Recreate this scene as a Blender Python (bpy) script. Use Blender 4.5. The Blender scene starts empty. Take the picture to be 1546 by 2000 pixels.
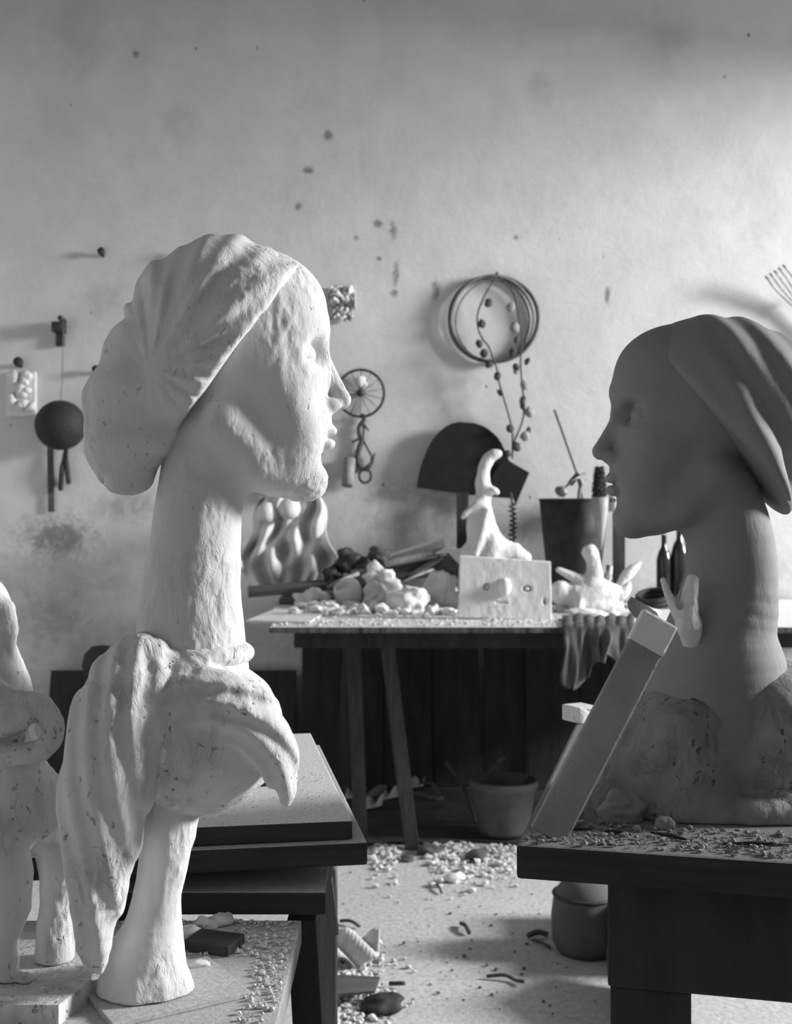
import bpy, bmesh, math, random
import numpy as np
from mathutils import Vector, Matrix

random.seed(7)
C = bpy.context.scene.collection
SC = bpy.context.scene

# ------------------------------------------------------------------ camera, light, exposure
F = 2300.0                      # focal length in pixels of the 1546 x 2000 frame
H = 1.2                         # lens height
WALL = 5.25                     # distance of the back wall
cam_d = bpy.data.cameras.new('camera')
cam = bpy.data.objects.new('camera', cam_d); C.objects.link(cam)
cam.location = (0, 0, H); cam.rotation_euler = (math.pi/2, 0, 0)
cam_d.sensor_fit = 'HORIZONTAL'; cam_d.sensor_width = 36.0
cam_d.lens = 36.0*F/1546.0
cam_d.dof.use_dof = True; cam_d.dof.focus_distance = 1.3; cam_d.dof.aperture_fstop = 13.0
cam_d.clip_start = 0.02
SC.camera = cam

world = bpy.data.worlds.new('world'); SC.world = world
world.use_nodes = True
world.node_tree.nodes['Background'].inputs[0].default_value = (0.9, 0.9, 0.9, 1)
world.node_tree.nodes['Background'].inputs[1].default_value = 0.36

def area(name, loc, target, sx, sy, power):
    l = bpy.data.lights.new(name, 'AREA'); l.shape = 'RECTANGLE'; l.size = sx; l.size_y = sy; l.energy = power
    o = bpy.data.objects.new(name, l); C.objects.link(o); o.location = loc
    d = Vector(target)-Vector(loc); o.rotation_euler = d.to_track_quat('-Z', 'Y').to_euler()
    return o
area('daylight_door', (7.5, 3.1, 3.6), (0.0, 3.2, 1.1), 1.3, 2.2, 1650)

SC.view_settings.view_transform = 'Standard'
SC.view_settings.look = 'None'
SC.view_settings.gamma = 1.0
SC.view_settings.exposure = 0.0
SC.view_settings.use_curve_mapping = False

def P(u, v, Y):                 # where the line of sight through a photo point reaches distance Y
    return Vector(((u-773.0)*Y/F, Y, H-(v-1000.0)*Y/F))
def on_z(u, v, z):              # ... or reaches a level surface below the lens
    Y = (H-z)*F/(v-1000.0)
    return P(u, v, Y)

# ------------------------------------------------------------------ materials
def g(v): return (v, v, v, 1)
def nodes(name):
    m = bpy.data.materials.new(name); m.use_nodes = True
    nt = m.node_tree; b = nt.nodes['Principled BSDF']
    return m, nt, b
def noise_tex(nt, co, scale, detail=6, rough=0.6, dist=0.0):
    n = nt.nodes.new('ShaderNodeTexNoise'); n.inputs['Scale'].default_value = scale
    n.inputs['Detail'].default_value = detail; n.inputs['Roughness'].default_value = rough
    n.inputs['Distortion'].default_value = dist
    nt.links.new(co, n.inputs['Vector']); return n.outputs['Fac']
def ramp(nt, fac, stops):
    r = nt.nodes.new('ShaderNodeValToRGB'); e = r.color_ramp.elements
    e[0].position, e[0].color = stops[0][0], g(stops[0][1])
    e[1].position, e[1].color = stops[-1][0], g(stops[-1][1])
    for p, c in stops[1:-1]:
        x = e.new(p); x.color = g(c)
    nt.links.new(fac, r.inputs['Fac']); return r.outputs['Color']
def mix(nt, a, b, fac, mode='MIX'):
    m = nt.nodes.new('ShaderNodeMix'); m.data_type = 'RGBA'; m.blend_type = mode
    for sock, val in ((m.inputs[0], fac), (m.inputs[6], a), (m.inputs[7], b)):
        if hasattr(val, 'is_linked') or hasattr(val, 'links'): nt.links.new(val, sock)
        else: sock.default_value = val if not isinstance(val, float) or sock == m.inputs[0] else g(val)
    return m.outputs[2]
def math_n(nt, op, a, b=None):
    m = nt.nodes.new('ShaderNodeMath'); m.operation = op
    for i, v in enumerate((a, b)):
        if v is None: continue
        if hasattr(v, 'links'): nt.links.new(v, m.inputs[i])
        else: m.inputs[i].default_value = v
    return m.outputs[0]
def bump(nt, h, strength, dist, prev=None):
    b = nt.nodes.new('ShaderNodeBump'); b.inputs['Strength'].default_value = strength; b.inputs['Distance'].default_value = dist
    nt.links.new(h, b.inputs['Height'])
    if prev is not None: nt.links.new(prev, b.inputs['Normal'])
    return b.outputs['Normal']
def coord(nt): return nt.nodes.new('ShaderNodeTexCoord').outputs['Object']
def stretch(nt, co, s, rot=(0, 0, 0)):
    m = nt.nodes.new('ShaderNodeMapping'); m.inputs['Scale'].default_value = s; m.inputs['Rotation'].default_value = rot
    nt.links.new(co, m.inputs['Vector']); return m.outputs[0]

def plaster_mat(name, lo, hi, dark, sc=1.0, b=1.0, pits=0.5, rough=0.9):
    """hand-worked plaster: mottled, scraped in short strokes, pitted"""
    m, nt, bs = nodes(name); co = coord(nt)
    big = noise_tex(nt, co, 9*sc, 5); mid = noise_tex(nt, stretch(nt, co, (1.0, 1.0, 0.38)), 60*sc, 6, .65, .6)
    fine = noise_tex(nt, co, 330*sc, 4, .6)
    col = ramp(nt, big, [(.3, lo), (.7, hi)])
    patch = ramp(nt, noise_tex(nt, co, 14*sc, 3), [(.48, 0), (.6, 1)])
    vor = nt.nodes.new('ShaderNodeTexVoronoi'); vor.inputs['Scale'].default_value = 80*sc
    vor.inputs['Randomness'].default_value = 1.0
    wob = nt.nodes.new('ShaderNodeVectorMath'); wob.operation = 'ADD'
    nz = nt.nodes.new('ShaderNodeTexNoise'); nz.inputs['Scale'].default_value = 70*sc
    nt.links.new(co, nz.inputs['Vector'])
    scl = nt.nodes.new('ShaderNodeVectorMath'); scl.operation = 'SCALE'; scl.inputs['Scale'].default_value = .03/sc
    nt.links.new(nz.outputs['Color'], scl.inputs[0]); nt.links.new(scl.outputs[0], wob.inputs[1])
    nt.links.new(stretch(nt, co, (1.25, 1.25, .6)), wob.inputs[0]); nt.links.new(wob.outputs[0], vor.inputs['Vector'])
    pit = ramp(nt, vor.outputs['Distance'], [(.1, 1), (.2, 0)])
    pit = math_n(nt, 'MULTIPLY', math_n(nt, 'MULTIPLY', pit, ramp(nt, noise_tex(nt, co, 24*sc, 3), [(.44, 0), (.58, 1)])), pits)
    col = mix(nt, col, g(dark), math_n(nt, 'MULTIPLY', pit, .55))
    nt.links.new(col, bs.inputs['Base Color']); bs.inputs['Roughness'].default_value = rough
    bs.inputs['Specular IOR Level'].default_value = .2
    scr = math_n(nt, 'MULTIPLY', ramp(nt, mid, [(.42, 0), (.6, 1)]), math_n(nt, 'ADD', patch, .25))
    hgt = math_n(nt, 'SUBTRACT', math_n(nt, 'MULTIPLY', scr, .6), pit)
    n1 = bump(nt, hgt, .55*b, .003/sc); n2 = bump(nt, fine, .25*b, .0012/sc, n1)
    nt.links.new(n2, bs.inputs['Normal']); return m

def simple_mat(name, lo, hi, scale=30, rough=.8, bmp=.2, bd=.002, metal=0.0, st=(1, 1, 1), spec=.3):
    m, nt, bs = nodes(name); co = stretch(nt, coord(nt), st)
    n = noise_tex(nt, co, scale, 6, .6, .3)
    nt.links.new(ramp(nt, n, [(.3, lo), (.7, hi)]), bs.inputs['Base Color'])
    bs.inputs['Roughness'].default_value = rough; bs.inputs['Metallic'].default_value = metal
    bs.inputs['Specular IOR Level'].default_value = spec
    nt.links.new(bump(nt, n, bmp, bd), bs.inputs['Normal']); return m

def dusty_mat(name, wood, dust, cover, scale=25):
    """a board top with plaster dust trodden and spilled over it"""
    m, nt, bs = nodes(name); co = coord(nt)
    grain = noise_tex(nt, stretch(nt, co, (1, 12, 1)), 14, 5)
    wc = ramp(nt, grain, [(.3, wood*.7), (.7, wood*1.3)])
    n1 = noise_tex(nt, co, scale*.25, 4); n2 = noise_tex(nt, co, scale*5, 6, .7)
    s = math_n(nt, 'ADD', math_n(nt, 'MULTIPLY', n1, .6), math_n(nt, 'MULTIPLY', n2, .5))
    f = ramp(nt, s, [(.55-cover*.25-.08, 0), (.55-cover*.25+.1, 1)])
    dc = ramp(nt, noise_tex(nt, co, scale*9, 3), [(.35, dust*.72), (.65, dust)])
    nt.links.new(mix(nt, wc, dc, f), bs.inputs['Base Color']); bs.inputs['Roughness'].default_value = .95
    bs.inputs['Specular IOR Level'].default_value = .1
    h = math_n(nt, 'ADD', f, math_n(nt, 'MULTIPLY', noise_tex(nt, co, scale*14, 3), .8))
    nt.links.new(bump(nt, h, .5, .0012), bs.inputs['Normal']); return m

M = {}
M['plaster'] = plaster_mat('white_plaster', .60, .70, .25)
M['plaster_hair'] = plaster_mat('white_plaster_hair', .58, .68, .25, 1.0, 1.1, .7)
M['plaster_rough'] = plaster_mat('rough_plaster', .56, .70, .22, 1.0, 1.8, 1.0)
M['plaster_bit'] = plaster_mat('plaster_pieces', .62, .78, .3, .45, .9, .5)
M['clay'] = plaster_mat('grey_clay', .21, .25, .1, 1.0, .35, .25, .7)
M['clay_rough'] = plaster_mat('rough_grey_clay', .15, .34, .05, .8, 2.2, 1.0, .85)
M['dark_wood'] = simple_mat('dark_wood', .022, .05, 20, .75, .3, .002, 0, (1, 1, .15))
M['board_edge'] = simple_mat('dark_board_edge', .018, .045, 25, .8, .3, .002, 0, (.2, .2, 3))
M['old_wood'] = simple_mat('old_wood', .05, .13, 18, .8, .4, .002, 0, (.25, 3, 3))
M['leg_wood'] = simple_mat('old_leg_wood', .03, .075, 18, .8, .3, .002, 0, (4, 4, .3))
M['tarpaulin'] = simple_mat('dark_tarpaulin', .03, .07, 9, .95, .3, .004)  # near-black cloth of the added floor sheet and the added sack
M['pale_wood'] = simple_mat('pale_wood', .2, .34, 18, .8, .3, .002, 0, (6, 6, .5))
M['dusty'] = dusty_mat('dusty_board', .16, .72, 1.25)
M['dusty_table'] = dusty_mat('dusty_tabletop', .16, .56, .95)
M['dusty_low'] = dusty_mat('dusty_low_board', .13, .5, .75)
M['dusty_back'] = dusty_mat('dusty_back_board', .3, .72, 1.15, 9)
M['dusty_dim'] = dusty_mat('dusty_dim_board', .05, .22, .7, 18)
M['grey_plank'] = plaster_mat('plaster_smeared_plank', .22, .38, .1, .8, .9, .4)
M['iron'] = simple_mat('rusty_iron', .025, .07, 60, .6, .3, .001, .3)
M['black'] = simple_mat('blackened_sheet', .008, .016, 22, .6, .15, .001)
M['sooty'] = simple_mat('sooty_pail', .012, .05, 14, .6, .2, .001)
M['wicker'] = simple_mat('twisted_withy', .13, .3, 80, .85, .4, .001)
M['leaf'] = simple_mat('dry_leaf', .04, .1, 60, .8, .3, .001)
M['pod'] = simple_mat('papery_pod', .2, .36, 70, .7, .3, .001)
M['twig'] = simple_mat('dry_twig', .05, .1, 60, .85, .3, .001)
M['paper'] = simple_mat('stained_paper', .32, .6, 14, .85, .15, .002)
M['cloth'] = simple_mat('plaster_stiffened_cloth', .5, .72, 16, .9, .4, .004)
M['rag'] = simple_mat('dripped_rag', .015, .17, 16, .9, .4, .004, 0, (3.0, 3.0, .3))
M['slab'] = plaster_mat('smooth_plaster_slab', .66, .76, .3, .6, .3, .15)
M['clay_pot'] = simple_mat('dull_clay_pot', .07, .12, 10, .85, .2, .002)
M['steel'] = simple_mat('dull_steel', .12, .24, 30, .45, .1, .001, .5)
M['enamel'] = simple_mat('white_enamel', .7, .8, 10, .3, .02, .001)
M['horn'] = simple_mat('pale_horn', .26, .46, 12, .5, .1, .001, 0, (1, 1, .3))
M['dark_hole'] = simple_mat('dark_recess', .01, .02, 20, .9)
M['rubber'] = simple_mat('dark_ball', .016, .04, 120, .7, .2, .001)
M['glass'] = simple_mat('dark_bottle_glass', .015, .03, 10, .12, .0, .001, 0, (1, 1, 1), .6)
M['crumb'] = simple_mat('plaster_crumbs', .5, .68, 50, .95, .3, .001)
M['twine'] = simple_mat('twine', .12, .2, 200, .9)

def wall_mat():
    m, nt, bs = nodes('limewashed_wall'); co = coord(nt)
    n1 = noise_tex(nt, co, .9, 5, .55); n2 = noise_tex(nt, co, 6, 6, .6)
    col = mix(nt, ramp(nt, n1, [(.3, .55), (.7, .68)]), ramp(nt, n2, [(.3, .52), (.7, .70)]), .45)
    # worn, grubby plaster low on the wall (below the splash line)
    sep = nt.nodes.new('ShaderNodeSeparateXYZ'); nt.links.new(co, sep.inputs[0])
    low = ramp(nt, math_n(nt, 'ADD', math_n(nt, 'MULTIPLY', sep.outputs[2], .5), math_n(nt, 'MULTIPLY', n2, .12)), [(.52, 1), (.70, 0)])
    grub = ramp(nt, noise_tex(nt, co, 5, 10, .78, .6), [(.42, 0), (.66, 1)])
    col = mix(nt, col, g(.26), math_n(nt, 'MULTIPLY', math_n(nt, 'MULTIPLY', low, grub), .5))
    # soot and damp blotches where they are on this wall
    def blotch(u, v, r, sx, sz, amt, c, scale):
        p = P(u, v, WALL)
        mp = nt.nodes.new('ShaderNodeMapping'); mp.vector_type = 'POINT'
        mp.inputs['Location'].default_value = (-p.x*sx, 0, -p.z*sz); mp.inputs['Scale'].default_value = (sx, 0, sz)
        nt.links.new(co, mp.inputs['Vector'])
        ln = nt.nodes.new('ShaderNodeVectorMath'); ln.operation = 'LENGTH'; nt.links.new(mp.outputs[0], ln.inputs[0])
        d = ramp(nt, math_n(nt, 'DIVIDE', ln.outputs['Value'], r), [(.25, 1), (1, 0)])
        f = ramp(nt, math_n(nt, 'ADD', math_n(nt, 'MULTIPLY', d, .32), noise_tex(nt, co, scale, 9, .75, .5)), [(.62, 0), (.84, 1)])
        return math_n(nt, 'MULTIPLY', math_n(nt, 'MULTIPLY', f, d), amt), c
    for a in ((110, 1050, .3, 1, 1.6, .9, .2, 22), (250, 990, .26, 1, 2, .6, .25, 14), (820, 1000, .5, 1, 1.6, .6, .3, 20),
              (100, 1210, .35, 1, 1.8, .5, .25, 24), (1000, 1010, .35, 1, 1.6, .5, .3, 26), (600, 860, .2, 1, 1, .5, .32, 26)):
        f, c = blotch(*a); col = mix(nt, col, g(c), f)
    # chips and smudges of their own, each where it is on this wall
    for u, v, r, sx, sz in ((768, 450, .035, 1.5, .7), (773, 535, .04, 2.2, .6), (770, 573, .02, 1, 1), (738, 438, .025, 1, 1), (740, 505, .014, 1, 1), (696, 466, .016, 1, 1), (602, 333, .03, 1, 1.4),
                            (582, 404, .02, 1, 1), (265, 105, .022, 1, 1), (1008, 463, .018, 1, 1), (850, 570, .04, 1.6, .7), (640, 265, .03, 1, 1), (1185, 575, .03, 2, .6)):
        f, c = blotch(u, v, r*1.5, sx, sz, .8, .14, 30); col = mix(nt, col, g(c), f)
    for u, v, r, amt in ((205, 585, .16, .4), (1300, 90, .22, .3), (350, 240, .16, .3), (1055, 175, .12, .35), (150, 60, .3, .25), (1480, 400, .3, .2)):
        f, c = blotch(u, v, r, 1, .8, amt, .3, 7); col = mix(nt, col, g(c), f)
    # flecks and old nail holes
    v = nt.nodes.new('ShaderNodeTexVoronoi'); v.inputs['Scale'].default_value = 8.5
    nt.links.new(stretch(nt, co, (1, 1, .8)), v.inputs['Vector'])
    wn = noise_tex(nt, co, 45, 4)
    d = math_n(nt, 'ADD', v.outputs['Distance'], math_n(nt, 'MULTIPLY', wn, .12))
    hole = math_n(nt, 'MULTIPLY', ramp(nt, d, [(.085, 1), (.125, 0)]), ramp(nt, noise_tex(nt, co, 2.6, 3), [(.45, 0), (.53, 1)]))
    col = mix(nt, col, g(.1), math_n(nt, 'MULTIPLY', hole, .85))
    nt.links.new(col, bs.inputs['Base Color']); bs.inputs['Roughness'].default_value = .95
    bs.inputs['Specular IOR Level'].default_value = .1
    nA = bump(nt, noise_tex(nt, co, 3.5, 4, .5), .22, .03); nB = bump(nt, noise_tex(nt, co, 26, 7, .65), .28, .007, nA)
    nC = bump(nt, hole, .5, -.006, nB)
    nt.links.new(nC, bs.inputs['Normal']); return m
M['wall'] = wall_mat()
def floor_mat():
    m, nt, bs = nodes('plaster_strewn_floor'); co = coord(nt)
    n1 = noise_tex(nt, co, 2.2, 5); n2 = noise_tex(nt, co, 60, 6, .7)
    col = mix(nt, ramp(nt, n1, [(.3, .42), (.7, .6)]), ramp(nt, n2, [(.35, .3), (.6, .62)]), .5)
    v = ramp(nt, noise_tex(nt, co, 26, 8, .75, .8), [(.60, 0), (.68, 1)])
    col = mix(nt, col, g(.14), math_n(nt, 'MULTIPLY', v, .7))
    nt.links.new(col, bs.inputs['Base Color']); bs.inputs['Roughness'].default_value = .95
    bs.inputs['Specular IOR Level'].default_value = .1
    nt.links.new(bump(nt, n2, .6, .006), bs.inputs['Normal']); return m
M['floor'] = floor_mat()
M['ceil'] = simple_mat('ceiling_wash', .28, .34, 3, .95)

# ------------------------------------------------------------------ helpers
def tag(o, label, cat, group=None, kind=None):
    o['label'] = label; o['category'] = cat
    if group: o['group'] = group
    if kind: o['kind'] = kind
    return o
def thing(name, loc, label, cat, group=None):
    o = bpy.data.objects.new(name, None); C.objects.link(o); o.location = loc; o.empty_display_size = .05
    return tag(o, label, cat, group)
def root_of(o):
    v = Vector((0, 0, 0))
    while o is not None: v += o.location; o = o.parent
    return v

class MB:
    """collects shapes given in room coordinates; build() links them as one mesh object"""
    def __init__(s): s.v = []; s.f = []; s.mi = []; s.sm = []
    def add(s, vs, fs, mi=0, smooth=True):
        b = len(s.v); s.v += [Vector(p) for p in vs]
        for f in fs:
            s.f.append([b+i for i in f]); s.mi.append(mi); s.sm.append(smooth)
    def addbm(s, bm, mi=None, smooth=True):
        bm.verts.index_update()
        b = len(s.v); s.v += [v.co.copy() for v in bm.verts]
        for f in bm.faces:
            s.f.append([b+v.index for v in f.verts]); s.mi.append(f.material_index if mi is None else mi); s.sm.append(smooth)
        bm.free()
    def box(s, c, size, rz=0.0, bev=.003, top=0, mtx=None, jit=0.0):
        bm = bmesh.new(); bmesh.ops.create_cube(bm, size=1)
        bmesh.ops.scale(bm, vec=size, verts=bm.verts)
        if bev: bmesh.ops.bevel(bm, geom=list(bm.edges), offset=bev, segments=2, affect='EDGES', profile=.6)
        bm.normal_update()
        for f in bm.faces:
            f.material_index = top if f.normal.z > .7 else 0
        m = Matrix.Translation(c) @ (mtx.to_4x4() if mtx is not None else Matrix.Rotation(rz, 4, 'Z'))
        bmesh.ops.transform(bm, matrix=m, verts=bm.verts)
        s.addbm(bm, None, False); return s
    def beam(s, a, b, w, t, up=(0, 0, 1), bev=.002, top=0):
        a = Vector(a); b = Vector(b); x = (b-a); L = x.length; x.normalize()
        y = Vector(up).cross(x); y = y.normalized() if y.length > 1e-6 else Vector((0, 1, 0)); z = x.cross(y)
        return s.box((a+b)/2, (L, w, t), 0, bev, top, Matrix((x, y, z)).transposed())
    def tube(s, pts, rad, n=10, closed=False, mi=0, cap=True):
        pts = [Vector(p) for p in pts]; k = len(pts)
        rad = [rad]*k if not hasattr(rad, '__len__') else rad
        up = Vector((.13, .92, .37)); vs = []
        for i, p in enumerate(pts):
            a = pts[(i-1) % k] if (closed or i > 0) else p; b = pts[(i+1) % k] if (closed or i < k-1) else p
            t = (b-a).normalized(); x = t.cross(up); x.normalize(); y = t.cross(x)
            for j in range(n):
                q = 2*math.pi*j/n; vs.append(p+rad[i]*(math.cos(q)*x+math.sin(q)*y))
        fs = []
        for i in range(k if closed else k-1):
            for j in range(n):
                a, b = i*n+j, i*n+(j+1) % n; c, d = ((i+1) % k)*n+(j+1) % n, ((i+1) % k)*n+j
                fs.append((a, b, c, d))
        if cap and not closed:
            fs.append(tuple(range(n))); fs.append(tuple(range((k-1)*n, k*n))[::-1])
        s.add(vs, fs, mi); return s
    def lathe(s, c, prof, n=32, mtx=None, mi=0):
        c = Vector(c); vs = []; fs = []
        for r, z in prof:
            for j in range(n):
                q = 2*math.pi*j/n; p = Vector((r*math.cos(q), r*math.sin(q), z))
                if mtx is not None: p = mtx @ p
                vs.append(c+p)
        for i in range(len(prof)-1):
            for j in range(n):
                fs.append((i*n+j, i*n+(j+1) % n, (i+1)*n+(j+1) % n, (i+1)*n+j))
        if prof[0][0] > 1e-5: fs.append(tuple(range(n))[::-1])
        if prof[-1][0] > 1e-5: fs.append(tuple(range((len(prof)-1)*n, len(prof)*n)))
        s.add(vs, fs, mi); return s
    def rock(s, c, r, amp=.25, freq=1.6, sub=3, seed=0, flat=False, mi=0, mtx=None):
        """a broken lump: r = three half sizes"""
        bm = bmesh.new(); bmesh.ops.create_icosphere(bm, subdivisions=sub, radius=1)
        co = np.array([v.co[:] for v in bm.verts]); d = fbm(co*freq+seed*7.31, 3)
        for v, q in zip(bm.verts, d):
            p = Vector(v.co)*(1+amp*2*q); p = Vector((p.x*r[0], p.y*r[1], p.z*r[2]))
            if mtx is not None: p = mtx @ p
            v.co = Vector(c)+p
        if flat:
            zb = c[2]-r[2]*.75
            for v in bm.verts: v.co.z = max(v.co.z, zb)
        s.addbm(bm, mi, sub > 1); return s
    def prism(s, pts, nrm, thick, mi=0, smooth=False):
        """a flat outline with thickness along nrm"""
        n = Vector(nrm); k = len(pts); a = [Vector(p) for p in pts]; b = [p+n*thick for p in a]
        fs = [tuple(range(k)), tuple(range(k, 2*k))[::-1]]+[(i, i+k, (i+1) % k+k, (i+1) % k) for i in range(k)]
        s.add(a+b, fs, mi, smooth); return s
    def sheet(s, fn, nu, nv, thick, mi=0):
        """a bent sheet fn(a, b) -> point, given thickness by offsetting along its normals"""
        pts = [[Vector(fn(i/nu, j/nv)) for j in range(nv+1)] for i in range(nu+1)]
        def nor(i, j):
            a = pts[min(i+1, nu)][j]-pts[max(i-1, 0)][j]; b = pts[i][min(j+1, nv)]-pts[i][max(j-1, 0)]
            n = a.cross(b); return n.normalized() if n.length > 1e-9 else Vector((0, 0, 1))
        A = [pts[i][j]+nor(i, j)*thick/2 for i in range(nu+1) for j in range(nv+1)]
        B = [pts[i][j]-nor(i, j)*thick/2 for i in range(nu+1) for j in range(nv+1)]
        N = len(A); w = nv+1; fs = []
        for i in range(nu):
            for j in range(nv):
                a, b, c, d = i*w+j, (i+1)*w+j, (i+1)*w+j+1, i*w+j+1
                fs.append((a, b, c, d)); fs.append((N+d, N+c, N+b, N+a))
        for i in range(nu):
            fs.append((i*w, N+i*w, N+(i+1)*w, (i+1)*w)); fs.append(((i+1)*w+nv, N+(i+1)*w+nv, N+i*w+nv, i*w+nv))
        for j in range(nv):
            fs.append((j+1, N+j+1, N+j, j)); e = nu*w; fs.append((e+j, N+e+j, N+e+j+1, e+j+1))
        s.add(A+B, fs, mi); return s
    def build(s, name, mats, parent=None, subd=0):
        mats = mats if isinstance(mats, (list, tuple)) else [mats]
        if parent is not None: org = root_of(parent)
        else:
            xs = [p.x for p in s.v]; ys = [p.y for p in s.v]; zs = [p.z for p in s.v]
            org = Vector(((min(xs)+max(xs))/2, (min(ys)+max(ys))/2, min(zs)))
        me = bpy.data.meshes.new(name); me.from_pydata([p-org for p in s.v], [], s.f)
        for m in mats: me.materials.append(m)
        me.polygons.foreach_set('material_index', s.mi); me.polygons.foreach_set('use_smooth', s.sm); me.validate(); me.update()
        bm = bmesh.new(); bm.from_mesh(me); bmesh.ops.recalc_face_normals(bm, faces=bm.faces); bm.to_mesh(me); bm.free()
        o = bpy.data.objects.new(name, me); C.objects.link(o)
        if parent is not None: o.parent = parent
        else: o.location = org
        if subd:
            q = o.modifiers.new('s', 'SUBSURF'); q.levels = subd; q.render_levels = subd
        return o
def solo(mb, name, mats, label, cat, group=None, kind=None):
    return tag(mb.build(name, mats), label, cat, group, kind)
def structure(o):
    o['kind'] = 'structure'; return o
def smooth_path(pts, n=8, closed=False):
    pts = [Vector(p) for p in pts]; k = len(pts); out = []
    for i in range(k if closed else k-1):
        if closed: a, b, c, d = pts[i-1], pts[i], pts[(i+1) % k], pts[(i+2) % k]
        else: a, b, c, d = pts[max(i-1, 0)], pts[i], pts[i+1], pts[min(i+2, k-1)]
        for j in range(n):
            t = j/n
            out.append(.5*((2*b)+(c-a)*t+(2*a-5*b+4*c-d)*t*t+(3*b-a-3*c+d)*t**3))
    if not closed: out.append(pts[-1])
    return out

# value noise on arrays of points
_T = np.random.RandomState(3).rand(64, 64, 64).astype(np.float32)*2-1
def vn(p):
    i = np.floor(p).astype(int); f = p-i; f = f*f*(3-2*f); r = 0
    for dx in (0, 1):
        for dy in (0, 1):
            for dz in (0, 1):
                w = (f[:, 0] if dx else 1-f[:, 0])*(f[:, 1] if dy else 1-f[:, 1])*(f[:, 2] if dz else 1-f[:, 2])
                r = r+w*_T[(i[:, 0]+dx) % 64, (i[:, 1]+dy) % 64, (i[:, 2]+dz) % 64]
    return r
def fbm(p, o=3):
    r = 0; a = .5
    for k in range(o): r = r+a*vn(p*2**k+k*11.7); a *= .5
    return r

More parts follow.
